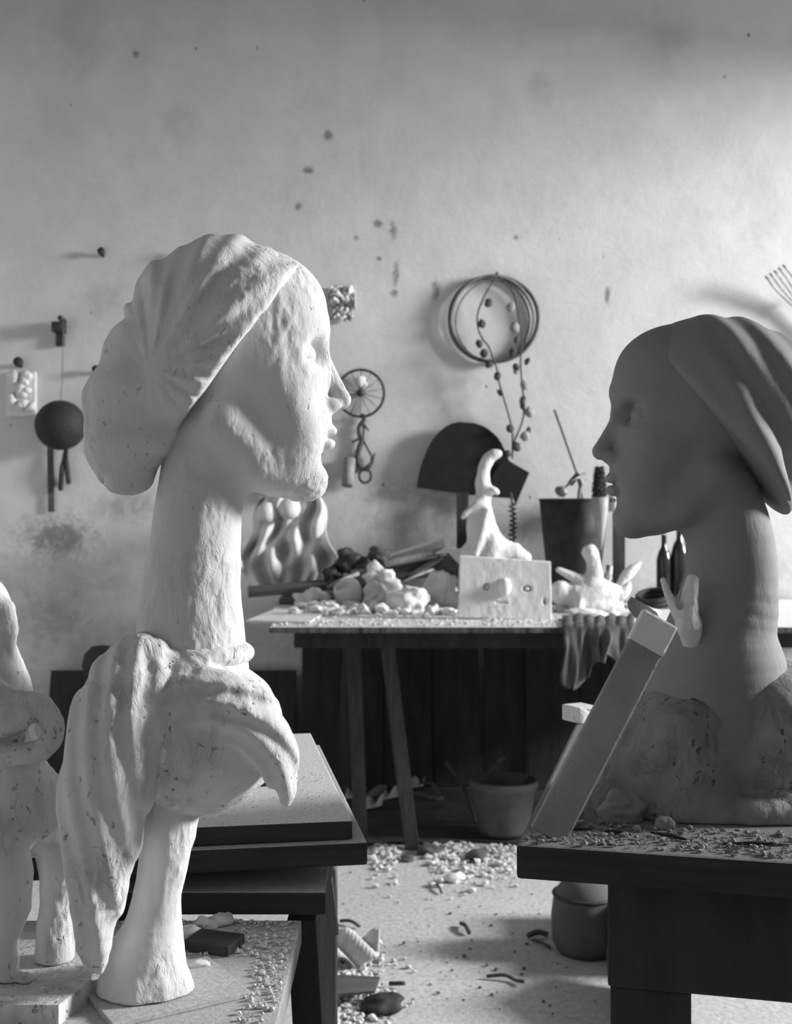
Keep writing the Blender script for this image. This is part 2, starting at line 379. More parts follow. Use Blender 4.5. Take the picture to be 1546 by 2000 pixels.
# ------------------------------------------------------------------ modelling by blended solids
class Clay:
    """a block of space in modelling units (u right, d away from the lens, z up = -v) filled by blended solids"""
    def __init__(s, lo, hi, h):
        s.lo = np.array(lo, float); s.h = h
        s.n = [int(math.ceil((b-a)/h))+1 for a, b in zip(lo, hi)]
        s.ax = [np.float32(s.lo[i])+np.arange(s.n[i], dtype=np.float32)*np.float32(h) for i in range(3)]
        s.G = np.full(s.n, 60.0, np.float32)
    def _r(s, lo, hi):
        sl = []
        for i in range(3):
            a = int(max(0, math.floor((lo[i]-s.lo[i])/s.h))); b = int(min(s.n[i], math.ceil((hi[i]-s.lo[i])/s.h)+1))
            if b-a < 1: return None
            sl.append(slice(a, b))
        X = s.ax[0][sl[0]][:, None, None]; Y = s.ax[1][sl[1]][None, :, None]; Z = s.ax[2][sl[2]][None, None, :]
        return tuple(sl), X, Y, Z
    def put(s, fn, lo, hi, k, sub=False):
        m = k+3*s.h; q = s._r([a-m for a in lo], [b+m for b in hi])
        if q is None: return
        sl, X, Y, Z = q; d = fn(X, Y, Z).astype(np.float32); A = s.G[sl]
        if sub: d = -d
        if k > 0:
            hh = np.clip(k-np.abs(A-d), 0, None)/k; e = hh*hh*k*.25
        else: e = 0
        s.G[sl] = (np.maximum(A, d)+e) if sub else (np.minimum(A, d)-e)
    def ell(s, c, r, ang=0, k=12, sub=False, az=0):
        """ang tips it in the picture plane (degrees, anticlockwise), az turns it about the vertical"""
        ca, sa = math.cos(math.radians(ang)), math.sin(math.radians(ang)); cz, sz = math.cos(math.radians(az)), math.sin(math.radians(az))
        def fn(X, Y, Z):
            x = X-c[0]; y = Y-c[1]; z = Z-c[2]
            x, y = cz*x+sz*y, -sz*x+cz*y
            x, z = ca*x+sa*z, -sa*x+ca*z
            k0 = np.sqrt((x/r[0])**2+(y/r[1])**2+(z/r[2])**2); k1 = np.sqrt((x/r[0]**2)**2+(y/r[1]**2)**2+(z/r[2]**2)**2)
            return k0*(k0-1)/np.maximum(k1, 1e-6)
        R = max(r); s.put(fn, [q-R for q in c], [q+R for q in c], k, sub)
    def chain(s, pts, k=12, sub=False, fine=0, groove=None):
        """a limb through (u, d, z, radius) points"""
        P_ = [np.array(p, float) for p in pts]
        if fine:
            out = []
            for i in range(len(P_)-1):
                a, b, c, d = P_[max(i-1, 0)], P_[i], P_[i+1], P_[min(i+2, len(P_)-1)]
                for j in range(fine):
                    t = j/fine; out.append(.5*((2*b)+(c-a)*t+(2*a-5*b+4*c-d)*t*t+(3*b-a-3*c+d)*t**3))
            P_ = out+[P_[-1]]
        lo = np.min([p[:3]-p[3] for p in P_], 0); hi = np.max([p[:3]+p[3] for p in P_], 0)
        def fn(X, Y, Z):
            best = None
            for a, b in zip(P_[:-1], P_[1:]):
                ab = b[:3]-a[:3]; L = max(float(ab @ ab), 1e-6)
                t = np.clip(((X-a[0])*ab[0]+(Y-a[1])*ab[1]+(Z-a[2])*ab[2])/L, 0, 1)
                d = np.sqrt((X-a[0]-t*ab[0])**2+(Y-a[1]-t*ab[1])**2+(Z-a[2]-t*ab[2])**2)-(a[3]+t*(b[3]-a[3]))
                best = d if best is None else np.minimum(best, d)
            if groove is not None: best = best+groove(X, Y, Z)
            return best
        s.put(fn, lo-6, hi+6, k, sub)
    def box(s, c, r, k=6, rnd=4, sub=False, ang=0):
        ca, sa = math.cos(math.radians(ang)), math.sin(math.radians(ang))
        def fn(X, Y, Z):
            x = X-c[0]; z = Z-c[2]; x, z = ca*x+sa*z, -sa*x+ca*z
            x = np.abs(x)-r[0]+rnd; y = np.abs(Y-c[1])-r[1]+rnd; z = np.abs(z)-r[2]+rnd
            return np.sqrt(np.maximum(x, 0)**2+np.maximum(y, 0)**2+np.maximum(z, 0)**2)+np.minimum(np.maximum(np.maximum(x, y), z), 0)-rnd
        R = math.hypot(r[0], r[2]); s.put(fn, (c[0]-R, c[1]-r[1], c[2]-R), (c[0]+R, c[1]+r[1], c[2]+R), k, sub)
    def cut(s, p, n, k=4):
        """remove everything on the n side of the plane through p"""
        n = np.array(n, float); n /= np.linalg.norm(n)
        s.put(lambda X, Y, Z: -((X-p[0])*n[0]+(Y-p[1])*n[1]+(Z-p[2])*n[2]), s.lo, s.lo+np.array(s.n)*s.h, k, True)
    def warp(s, fn):
        s.G += fn(s.ax[0][:, None, None], s.ax[1][None, :, None], s.ax[2][None, None, :]).astype(np.float32)
    def mesh(s):
        G = s.G; G = G.copy(); G[0] = G[-1] = 9; G[:, 0] = G[:, -1] = 9; G[:, :, 0] = G[:, :, -1] = 9
        I = (G < 0); n = [q-1 for q in s.n]
        cnt = np.zeros(n, np.int8); offs = [(a, b, c) for a in (0, 1) for b in (0, 1) for c in (0, 1)]
        for a, b, c in offs: cnt += I[a:a+n[0], b:b+n[1], c:c+n[2]]
        act = np.argwhere((cnt > 0) & (cnt < 8)); idx = np.full(n, -1, np.int32); idx[tuple(act.T)] = np.arange(len(act))
        val = {o: G[act[:, 0]+o[0], act[:, 1]+o[1], act[:, 2]+o[2]] for o in offs}
        acc = np.zeros((len(act), 3)); num = np.zeros(len(act))
        for o in offs:
            for ax in range(3):
                if o[ax]: continue
                q = list(o); q[ax] = 1; a, b = val[o], val[tuple(q)]
                m = (a < 0) != (b < 0); t = np.where(m, a/np.where(m, a-b, 1), 0)
                p = np.array(o, float)[None, :].repeat(len(act), 0); p[:, ax] += t
                acc += p*m[:, None]; num += m
        V = (act+acc/num[:, None])*s.h+s.lo
        faces = []
        for ax in range(3):
            a = [slice(None)]*3; b = [slice(None)]*3; a[ax] = slice(0, -1); b[ax] = slice(1, None)
            S0, S1 = I[tuple(a)], I[tuple(b)]; E = np.argwhere(S0 != S1)
            o1, o2 = [(1, 2), (2, 0), (0, 1)][ax]
            q = []
            for d1, d2 in ((1, 1), (0, 1), (0, 0), (1, 0)):
                e = E.copy(); e[:, o1] -= d1; e[:, o2] -= d2; q.append(idx[e[:, 0], e[:, 1], e[:, 2]])
            q = np.stack(q, 1); flip = ~S0[tuple(E.T)]; q[flip] = q[flip][:, ::-1]; faces.append(q)
        return V, np.concatenate(faces)
    def build(s, name, mat, tf, parent=None, rough=None, label=None, zmin=None):
        """tf: modelling units -> room; rough = (amount, size) of the surface unevenness in modelling units"""
        V, Q = s.mesh()
        # one relaxing pass takes the stair-steps out
        for _ in range(2):
            acc = np.zeros_like(V); c = np.zeros(len(V))
            for a, b in ((0, 1), (1, 2), (2, 3), (3, 0)):
                np.add.at(acc, Q[:, a], V[Q[:, b]]); np.add.at(c, Q[:, a], 1)
                np.add.at(acc, Q[:, b], V[Q[:, a]]); np.add.at(c, Q[:, b], 1)
            V = V*.5+.5*acc/c[:, None]
        if rough:
            nn = np.cross(V[Q[:, 2]]-V[Q[:, 0]], V[Q[:, 3]]-V[Q[:, 1]]); N = np.zeros_like(V)
            for k in range(4): np.add.at(N, Q[:, k], nn)
            N /= np.maximum(np.linalg.norm(N, axis=1), 1e-9)[:, None]
            msk = np.clip(vn(V/90.0+5)*1.5+.55, .15, 1)
            st = V/np.array([rough[1], rough[1], rough[1]*1.7])
            V = V+N*((fbm(st, 3)*rough[0]*msk)+fbm(V/70.0, 2)*rough[0]*.9)[:, None]
        if zmin is not None: V[:, 2] = np.maximum(V[:, 2], zmin)
        W = tf(V)
        org = np.array(root_of(parent)) if parent is not None else np.array([W[:, 0].mean(), W[:, 1].mean(), W[:, 2].min()])
        W = W-org
        me = bpy.data.meshes.new(name); me.vertices.add(len(W)); me.vertices.foreach_set('co', W.astype(np.float32).ravel())
        me.loops.add(4*len(Q)); me.loops.foreach_set('vertex_index', Q.astype(np.int32).ravel())
        me.polygons.add(len(Q)); me.polygons.foreach_set('loop_start', np.arange(0, 4*len(Q), 4, dtype=np.int32))
        me.polygons.foreach_set('use_smooth', np.ones(len(Q), bool)); me.update(calc_edges=True); me.validate()
        me.materials.append(mat)
        o = bpy.data.objects.new(name, me); C.objects.link(o)
        if parent is not None: o.parent = parent
        else: o.location = org
        if label: o['label'] = label
        return o
def frame(Y0):
    """modelling units of one photo pixel at distance Y0"""
    s = Y0/F
    return lambda V: np.stack([(V[:, 0]-773)*s, Y0+V[:, 1]*s, H+(V[:, 2]+1000)*s], 1)

# ------------------------------------------------------------------ the room
mb = MB(); mb.box((2.0, 1.2, -.05), (9.0, 9.0, .1), 0, 0); structure(mb.build('floor', M['floor']))
mb = MB(); mb.box((2.0, WALL+.1, 1.9), (9.0, .2, 3.8), 0, 0)
o = structure(mb.build('wall_back', M['wall']))
o.data.transform(Matrix.Translation(o.location)); o.location = (0, 0, 0)
mb = MB(); mb.box((-2.8, 1.6, 1.9), (.2, 7.5, 3.8), 0, 0); structure(mb.build('wall_left', M['wall']))
RX = 3.4
mb = MB(); mb.box((2.0, -2.2, .7), (9.0, .2, 1.4), 0, 0); structure(mb.build('wall_front', M['wall']))  # unseen half-height wall, put in to block low fill light
mb = MB()
mb.box((RX+.1, -.35, 1.9), (.2, 3.5, 3.8), 0, 0); mb.box((RX+.1, 5.175, 1.9), (.2, .15, 3.8), 0, 0)
mb.box((RX+.1, 3.25, .15), (.2, 3.7, .3), 0, 0); mb.box((RX+.1, 3.25, 3.47), (.2, 3.7, .66), 0, 0)
structure(mb.build('wall_right', M['wall']))
mb = MB()
for y in (1.43, 5.07): mb.box((RX+.05, y, 1.72), (.14, .06, 2.84), 0, .004)
for z in (.33, 3.11): mb.box((RX+.05, 3.25, z), (.14, 3.6, .06), 0, .004)
structure(mb.build('window_1', M['old_wood']))
mb = MB(); mb.box((2.0, 1.6, 3.85), (9.0, 7.5, .1), 0, 0); structure(mb.build('ceiling', M['ceil']))

#@@OBJECTS
# ------------------------------------------------------------------ plaster heads
def head(cl, ou, ov, S, di):
    """a woman's head in profile; (470, 720) is the middle of the head, chin at 971, crown at 478; di = 1 looks right"""
    def T(u, v, d): return (ou+di*(u-470)*S, d*S, -(ov+(v-720)*S))
    def E(u, v, d, ru, rv, rd, ang=0, k=12, sub=False, az=0):
        cl.ell(T(u, v, d), (ru*S, rd*S, rv*S), ang*di, k*S, sub, az*di)
    def CH(pts, k=12, sub=False, fine=0):
        cl.chain([T(u, v, d)+(r*S,) for u, v, d, r in pts], k*S, sub, fine)
    E(452, 650, 0, 180, 172, 142, 0, 0)                       # skull
    E(530, 760, 0, 108, 205, 96, 3, 50)                      # mask of the face
    E(532, 600, 0, 98, 100, 112, 0, 40)                       # forehead
    for q in (-1, 1):
        CH([(432, 830, 78*q, 44), (500, 905, 58*q, 40), (590, 930, 18*q, 34)], 45)      # jaw
        E(552, 770, 60*q, 46, 52, 38, 0, 40)                  # cheekbone
        E(575, 850, 44*q, 45, 60, 40, 0, 40)                  # cheek
    E(603, 937, 0, 32, 34, 38, 0, 26)                         # chin
    CH([(624, 640, 12, 16), (600, 634, 55, 17), (560, 652, 92, 15)], 28); CH([(624, 640, -12, 16), (600, 634, -55, 17), (560, 652, -92, 15)], 28)
    CH([(618, 668, 0, 14), (632, 700, 0, 14), (652, 744, 0, 17), (668, 775, 0, 18)], 22)   # nose
    E(668, 778, 0, 19, 17, 18, 0, 10)
    for q in (-1, 1):
        E(645, 789, 19*q, 21, 14, 12, 0, 9)
        E(614, 692, 56*q, 36, 23, 34, 0, 26, True)            # eye socket
        E(655, 801, 9*q, 10, 6, 6, 0, 4, True)
    E(620, 822, 0, 24, 34, 42, 0, 24)                         # mouth ground
    E(640, 838, 0, 19, 12, 33, -12, 8); E(637, 866, 0, 19, 14, 29, 8, 8)
    E(654, 852, 0, 20, 3, 46, 0, 5, True)
    E(650, 900, 0, 20, 12, 34, 0, 16, True)
    for q in (-1, 1):
        c = (577, 700, 54*q); E(*c, 33, 31, 33, 0, 10)         # eye, closed lid with its incised seam
        pts = []
        for i in range(11):
            a = -1.25+2.5*i/10; f = a*q+q*.5; e = math.radians(-16+9*abs(a))
            pts.append((c[0]+34*math.cos(e)*math.cos(f), c[1]-33*math.sin(e), c[2]+34*math.cos(e)*math.sin(f), 2.2))
        CH(pts, 3, True)
        pts = []
        for i in range(11):
            a = -1.2+2.4*i/10; f = a*q+q*.5; e = math.radians(34-14*abs(a))
            pts.append((c[0]+35*math.cos(e)*math.cos(f), c[1]-34*math.sin(e), c[2]+35*math.cos(e)*math.sin(f), 1.8))
        CH(pts, 4, True)

def strands(cx, cz, n, amp, tw=0.0):
    """locks combed away from a gathering point"""
    def w(X, Y, Z):
        a = np.arctan2(Z-cz, X-cx); r = np.sqrt((X-cx)**2+(Z-cz)**2)
        return amp*np.sin(a*n+np.sin(r*.021)*1.3+np.abs(Y)*tw)*np.clip(r/140, 0, 1)+amp*.45*np.sin(a*n*2.3+1)*np.clip(r/140, 0, 1)
    return w

# --- tall white bust, left
bust = thing('plaster_bust', P(290, 1923, 1.18), 'tall white plaster bust of a woman facing right, long neck, rolled hair', 'sculpture')
TL = frame(1.18)
def TLh(V, yaw=math.radians(9)):        # the head is turned a little away from the lens on its neck
    t = np.clip((V[:, 2]+1180)/260, 0, 1); a = yaw*t*t*(3-2*t); V = V.copy(); x, y = V[:, 0]-395, V[:, 1].copy()
    V[:, 0] = 395+x*np.cos(a)-y*np.sin(a); V[:, 1] = x*np.sin(a)+y*np.cos(a); return TL(V)
cl = Clay((225, -215, -1345), (705, 215, -460), 3.0)
head(cl, 470, 720, 1.0, 1)
cl.chain([(412, 10, -860, 92), (392, 5, -960, 83), (380, 0, -1080, 90), (372, 0, -1200, 101), (374, 0, -1330, 112)], 40, False, 3)
cl.build('head_and_neck', M['plaster'], TLh, bust, (4.5, 18))

cl = Clay((165, -250, -985), (665, 250, -455), 4.0)
cl.ell((444, 0, -645), (196, 166, 182), 0, 0)
cl.ell((400, 0, -740), (165, 162, 130), 0, 30)
cl.warp(strands(300, -740, 15, 5.0, .01))
cl.cut((560, 0, -560), (.80, 0, -.60), 14)                     # hairline
cl.cut((400, 0, -860), (0.30, 0, -.95), 20)
dx, dz = -.40, -.917                                          # a long twisted roll of hair at the nape
def twist(X, Y, Z):
    t = (X-300)*dx+(Z+735)*dz; l = (X-300)*-dz+(Z+735)*dx
    return 6.0*np.sin(t*.052+np.arctan2(Y, l)*2.0)
cl.chain([(388, 0, -600, 62), (350, -4, -650, 88), (300, -6, -740, 108), (262, -6, -830, 96), (252, 0, -905, 58)], 10, False, 3, twist)
cl.build('hair', M['plaster_hair'], TLh, bust, (4.5, 20))

cl = Clay((120, -240, -1880), (610, 220, -1225), 4.0)
cl.ell((390, 0, -1440), (150, 140, 150), 0, 0)
cl.ell((440, -10, -1420), (110, 120, 110), 0, 40)
cl.ell((300, -90, -1345), (95, 80, 105), 20, 40); cl.ell((330, 95, -1345), (90, 75, 95), 0, 40)
def fold1(X, Y, Z): return 3.8*np.sin((X+.10*(Z+1500))*.15+np.sin(Z*.012)*.9)
cl.chain([(300, -110, -1275, 52), (272, -128, -1370, 92), (242, -132, -1500, 88), (226, -128, -1640, 66), (216, -118, -1760, 42), (214, -108, -1850, 13)], 22, False, 3, fold1)
def fold2(X, Y, Z):
    r = np.sqrt((X-430)**2+(Z+1520)**2); return 4.5*np.sin(r*.17)
cl.chain([(330, -90, -1330, 46), (415, -118, -1335, 54), (492, -110, -1372, 56), (540, -96, -1440, 44), (562, -84, -1500, 30), (568, -78, -1540, 12)], 16, False, 3, fold2)
cl.ell((366, 0, -1275), (128, 122, 40), 0, 16)                 # rolled collar of the robe
cl.build('drapery', M['plaster_rough'], TL, bust, (6, 20))

cl = Clay((150, -160, -1950), (470, 160, -1520), 4.0)
cl.chain([(335, 0, -1540, 60), (328, -10, -1620, 54), (312, -10, -1720, 46), (300, -10, -1810, 56), (288, -10, -1880, 78), (278, -8, -1960, 98)], 10, False, 3)
cl.ell((320, -30, -1925), (60, 50, 40), 0, 30)
cl.cut((0, 0, -1923), (0, 0, -1), 0)
cl.build('pedestal', M['plaster'], TL, bust, (6, 28), None, -1922.5)

# --- grey clay bust, right
bust2 = thing('clay_bust', on_z(1430, 1557, .8245), 'dark grey clay bust of a woman facing left on a heavy stand', 'sculpture')
TR = frame(1.55)
cl = Clay((1120, -220, -1560), (1640, 220, -610), 3.3)
head(cl, 1341, 834, .845, -1)
cl.chain([(1400, 5, -960, 78), (1425, 0, -1060, 84), (1424, 0, -1160, 92), (1405, 0, -1250, 108), (1402, 0, -1320, 130), (1405, 0, -1400, 150)], 40, False, 3)
cl.build('head_and_neck', M['clay'], TR, bust2, (1.6, 40))
cl = Clay((1170, -230, -1040), (1660, 230, -600), 4.5)
cl.ell((1385, 0, -765), (172, 142, 148), 0, 0)
cl.ell((1490, 0, -790), (110, 130, 150), 20, 30)
cl.chain([(1400, -95, -800, 52), (1440, -104, -900, 54), (1478, -92, -985, 36)], 26); cl.chain([(1400, 95, -800, 52), (1440, 104, -900, 54), (1478, 92, -985, 36)], 26)
cl.chain([(1480, 0, -860, 90), (1495, 0, -960, 62)], 30)
def bob(X, Y, Z): return 3.6*np.sin(((X-1330)*.86+(Z+760)*.50)*.105)*np.clip((X-1330)/70, 0, 1)
cl.warp(bob)
cl.cut((1262, 0, -705), (-.70, 0, -.62), 18)
cl.build('hair', M['clay'], TR, bust2, (2.0, 34))
cl = Clay((1120, -260, -1570), (1700, 220, -1260), 4.5)
cl.ell((1405, 0, -1465), (232, 150, 130), 0, 0)
cl.ell((1310, -20, -1500), (150, 165, 95), 0, 40); cl.ell((1500, -30, -1430), (120, 150, 130), 0, 40)
cl.chain([(1180, -110, -1540, 42), (1300, -160, -1552, 40), (1420, -175, -1556, 38), (1560, -150, -1550, 44)], 20)
cl.ell((1470, 10, -1375), (150, 130, 75), -8, 50)
cl.ell((1320, -60, -1400), (95, 95, 60), 12, 40)
cl.cut((0, 0, -1557), (0, 0, -1), 0)
cl.build('bust_base', M['clay_rough'], TR, bust2, (17, 40), zmin=-1556.5, label='rough torn clay base with deep gouges')

# --- plaster figure, far left
TF = frame(1.2)
fig = thing('plaster_figurine', on_z(60, 1905, .74), 'white plaster figure with arm bent in a loop, cut by left edge', 'sculpture')
cl = Clay((-140, -190, -1905), (190, 170, -1110), 3.6)
cl.ell((-38, 0, -1190), (58, 62, 72), 0, 0); cl.chain([(10, -15, -1190, 24), (20, -20, -1230, 22), (26, -22, -1275, 11)], 10)
cl.chain([(-20, 0, -1240, 36), (-12, 0, -1310, 58), (2, 0, -1380, 62), (14, 0, -1450, 54), (26, 0, -1520, 66), (40, 0, -1580, 78)], 14, False, 3)
cl.chain([(-20, -55, -1330, 34), (40, -70, -1362, 27), (98, -72, -1368, 26), (124, -70, -1410, 23), (100, -66, -1452, 22), (40, -66, -1462, 22), (-10, -60, -1462, 22)], 8, False, 4)
cl.chain([(-40, -105, -1395, 34), (40, -104, -1390, 30), (72, -98, -1384, 24)], 8)
cl.ell((72, 10, -1565), (55, 62, 58), 0, 22)
cl.chain([(70, 20, -1600, 58), (112, 25, -1650, 52), (112, 25, -1720, 40), (104, 22, -1790, 34), (100, 20, -1900, 40)], 18)
cl.chain([(22, -60, -1620, 48), (42, -80, -1680, 46), (44, -80, -1740, 38), (34, -76, -1800, 28), (32, -74, -1880, 27)], 14)
cl.chain([(30, -76, -1890, 24), (78, -84, -1888, 20)], 12)
cl.ell((0, 10, -1640), (60, 60, 80), 0, 20); cl.chain([(-30, 0, -1680, 50), (-30, 0, -1900, 46)], 20)
cl.cut((0, 0, -1882), (0, 0, -1), 0)
cl.build('figure_body', M['plaster_rough'], TF, fig, (5, 16), None, -1881)
# ------------------------------------------------------------------ left: low table and the stack of boards
t = thing('work_table', (-.48, 1.09, 0), 'low wooden table strewn with plaster crumbs, under the white bust', 'table')
TZ = .72
mb = MB(); mb.box((-.4805, 1.09, TZ-.014), (.739, .59, .028), 0, .002, 1); mb.build('tabletop', [M['pale_wood'], M['dusty_table']], t)
mb = MB(); mb.box((-.48, 1.09, TZ-.073), (.66, .50, .09), 0, .002); mb.build('apron', M['dark_wood'], t)
for x in (-.80, -.16):
    for y in (.86, 1.32):
        mb = MB(); mb.box((x, y, (TZ-.118)/2), (.06, .06, TZ-.118), 0, .003); mb.build('leg', M['dark_wood'], t)

# a stand behind it carrying the boards
t = thing('modelling_stand', (-.26, 1.58, 0), 'dark wooden stand with splayed legs just behind the low table', 'stand')
mb = MB(); mb.box((-.2395, 1.56, .7375), (.313, .34, .027), 0, .003, 1); mb.build('frame_top', [M['board_edge'], M['dusty_low']], t)
mb = MB(); mb.beam(P(590, 1788, 1.45), P(622, 2330, 1.45), .036, .036, (0, -1, 0)); mb.build('leg', M['dark_wood'], t)
mb = MB(); mb.beam((-.0985, 1.60, 0), (-.0985, 1.60, .722), .036, .05, (0, -1, 0)); mb.build('leg', M['pale_wood'], t)
for x in (-.36,):
    for y in (1.47, 1.66):
        mb = MB(); mb.beam((x, y, 0), (x+.02, y, .722), .04, .04, (0, -1, 0)); mb.build('leg', M['dark_wood'], t)
mb = MB(); mb.beam(P(642, 1706, 1.53), P(656, 1822, 1.53), .007, .02, (0, -1, 0), .001); mb.build('brace', M['pale_wood'], t)

RZ = math.radians(9.2)
def lefty(cx, cy, w, d, z0, z1, corner):
    """a board whose front right corner stands at `corner`"""
    ux = Vector((math.cos(RZ), math.sin(RZ), 0)); uy = Vector((-math.sin(RZ), math.cos(RZ), 0))
    return Vector((corner[0], corner[1], (z0+z1)/2))-ux*w/2+uy*d/2
mb = MB(); mb.box((-.24, 1.66, .764), (.24, .2, .0255), 0, .003); solo(mb, 'packing_block', M['board_edge'], 'dark packing block between the stand and the thick boards', 'wood block')
mb = MB(); c = lefty(0, 0, .40, .60, .777, .8045, (-.034, 1.41)); mb.box(c, (.40, .60, .0275), RZ, .003, 1)
solo(mb, 'thick_board', [M['board_edge'], M['dusty_low']], 'thick dark board, lower one of the two under the drapery', 'board', 'boards stacked on the stand')
mb = MB(); c = lefty(0, 0, .36, .57, .805, .828, (-.0525, 1.42)); mb.box(c, (.36, .57, .0225), RZ, .002, 1)
solo(mb, 'dusty_board', [M['board_edge'], M['dusty']], 'wide board thick with pale dust, topmost of the stack behind the white bust', 'board', 'boards stacked on the stand')
mb = MB(); p = on_z(501, 1538, .828); mb.box(p+Vector((0, .02, .0125)), (.038, .03, .024), .16, .002)
solo(mb, 'wood_block', M['dark_wood'], 'small dark block lying on the dusty upper board', 'wood block')

mb = MB(); p = on_z(418, 1852, TZ); mb.box(p+Vector((0, 0, .0065)), (.055, .042, .012), -.32, .0025)
solo(mb, 'stone_tile', M['dark_wood'], 'small dark square tile lying on the low table among crumbs', 'tile')
mb = MB(); mb.box((-.232, 1.175, TZ+.003), (.14, .11, .0055), .55, .001); solo(mb, 'thin_board', M['dusty_table'], 'thin grey board lying under the foot of the white bust', 'board')
mb = MB(); mb.prism([(-.56, 1.10, TZ), (-.315, 1.10, TZ), (-.30, 1.16, TZ), (-.327, 1.268, TZ), (-.56, 1.268, TZ)], (0, 0, 1), .0195)
solo(mb, 'plaster_slab', M['plaster_rough'], 'rough white plaster slab under the figure at the left edge', 'plaster slab')

def crumbs(name, label, spots, mat, cat='rubble', smin=.002, smax=.008, power=2.5):
    mb = MB()
    for x, y, z in spots:
        r = smin+(smax-smin)*random.random()**power
        mb.rock((x, y, z+r*.8), (r, r*random.uniform(.7, 1.1), r*random.uniform(.5, .8)), .55, 1.3, 1, random.random()*50)
    return solo(mb, name, mat, label, cat, None, 'stuff')
def rect_spots(n, x0, x1, y0, y1, z, dens=None):
    out = []
    while len(out) < n:
        x, y = random.uniform(x0, x1), random.uniform(y0, y1)
        if dens is None or random.random() < dens(x, y): out.append((x, y, z))
    return out
def clear(x, y):
    return 0 if (x+.24)**2+(y-1.175)**2 < .075**2 or (-.31 < x < -.15 and 1.08 < y < 1.27) else 1
crumbs('plaster_crumbs', 'plaster crumbs scattered over the low table', rect_spots(1900, -.32, -.115, .98, 1.38, TZ, lambda x, y: clear(x, y)*(.25+.75*max(0, 1-abs(y-1.24)/.16))), M['crumb'], 'crumbs', .0004, .0033)
crumbs('plaster_crumbs', 'fine plaster crumbs scattered over the dusty upper board', [tuple(Vector((-.0525, 1.42, .828))+Vector((-math.cos(RZ), -math.sin(RZ), 0))*random.uniform(.01, .3)+Vector((-math.sin(RZ), math.cos(RZ), 0))*random.uniform(.01, .3)) for _ in range(500)], M['crumb'], 'crumbs', .0004, .0018)
for i, (u, v, r, lab) in enumerate(((432, 1806, .010, 'white plaster lump on the low table, behind the dark tile'), (404, 1812, .0085, 'pale plaster lump beside a larger one behind the dark tile'), (370, 1832, .010, 'white plaster lump at the left end of the dark tile'), (385, 1896, .008, 'flat plaster chip in front of the dark tile'))):
    p = on_z(u, v, TZ); mb = MB(); mb.rock(p+Vector((0, 0, r*.6)), (r*1.4, r, r*.8), .35, 1.5, 3, i*3.1, True)
    solo(mb, 'plaster_lump', M['plaster_bit'], lab, 'plaster lump', 'plaster lumps on the low table')

# ------------------------------------------------------------------ right: heavy modelling stand
A = math.radians(-13.5); SX = Vector((math.cos(A), math.sin(A), 0)); SY = Vector((-math.sin(A), math.cos(A), 0)); SO = Vector((.1355, 1.3286, 0))
def SP(x, y, z): return SO+SX*x+SY*y+Vector((0, 0, z))
SZ = .8245
t = thing('heavy_stand', SP(.40, .42, 0), 'heavy dark wooden modelling stand carrying the grey clay bust', 'stand')
mb = MB(); mb.box(SP(.40, .421, SZ-.0195), (.80, .842, .039), A, .005, 1); mb.build('top_slab', [M['board_edge'], M['dusty_dim']], t)
mb = MB(); mb.box(SP(.46, .416, .7135), (.726, .673, .143), A, .004); mb.build('apron', M['dark_wood'], t)
for x in (.146, .77):
    for y in (.133, .70):
        mb = MB(); mb.box(SP(x, y, .321), (.093, .089, .642), A, .004); mb.build('leg', M['dark_wood'], t)
mb = MB(); mb.beam(P(1068, 1634, 1.36), P(1286, 1212, 1.417), .0445, .0115, (0, -1, 0), .003)
pk = tag(mb.build('leaning_plank', M['grey_plank']), 'long grey plaster-smeared plank leaning against the clay bust', 'plank')
a, b = P(1258, 1266, 1.410), P(1288, 1208, 1.417); mb = MB(); mb.beam(a, b, .047, .0146, (0, -1, 0), .003)
cap = mb.build('plaster_cap', M['plaster_bit'], pk); cap['label'] = 'white plaster crust on the upper end'
mb = MB(); p = on_z(1138, 1414, SZ); mb.box(p+Vector((0, .027, .0147)), (.044, .053, .0285), .5, .003)
solo(mb, 'plaster_block', M['plaster_bit'], 'small white block on the far corner of the heavy stand', 'plaster block')
cl = Clay((1240, -160, -1290), (1370, 40, -1100), 1.8)
cl.chain([(1330, -80, -1240, 18), (1322, -92, -1212, 24), (1312, -96, -1186, 21)], 6, False, 3)
cl.chain([(1300, -98, -1186, 14), (1284, -98, -1160, 9), (1272, -98, -1128, 5)], 6); cl.chain([(1322, -96, -1180, 18), (1324, -96, -1150, 14), (1328, -94, -1128, 11)], 6)
cl.ell((1302, -104, -1172, ), (7, 12, 12), 0, 4, True)
cl.build('plaster_bone', M['plaster'], TR, None, (2.5, 9)); o = bpy.context.scene.objects['plaster_bone']
tag(o, 'white bone-like plaster piece between the plank and the clay neck', 'plaster piece')
mb = MB(); mb.prism([P(u, v, 1.43) for u, v in ((1226, 1176), (1234, 1166), (1256, 1178), (1282, 1196), (1290, 1216), (1262, 1222), (1240, 1206), (1228, 1190))], (0, 1, 0), .006)
solo(mb, 'plaster_shard', M['grey_plank'], 'grey leaf-shaped shard sticking out at the top of the plank', 'shard')
for i, (u, v, rx, rz_, lab) in enumerate(((1217, 1607, .030, .021, 'smooth grey clay lump on the front of the heavy stand'), (1300, 1622, .012, .008, 'small grey clay crumb in front of the clay bust'), (1120, 1600, .014, .011, 'grey clay lump beside the foot of the plank'))):
    p = on_z(u, v, SZ); mb = MB(); mb.rock(p+Vector((0, .005, rz_*.7)), (rx, rx*.5, rz_), .3, 1.4, 4, 11+i, True)
    solo(mb, 'clay_lump', M['clay'], lab, 'clay lump', 'clay lumps on the heavy stand')
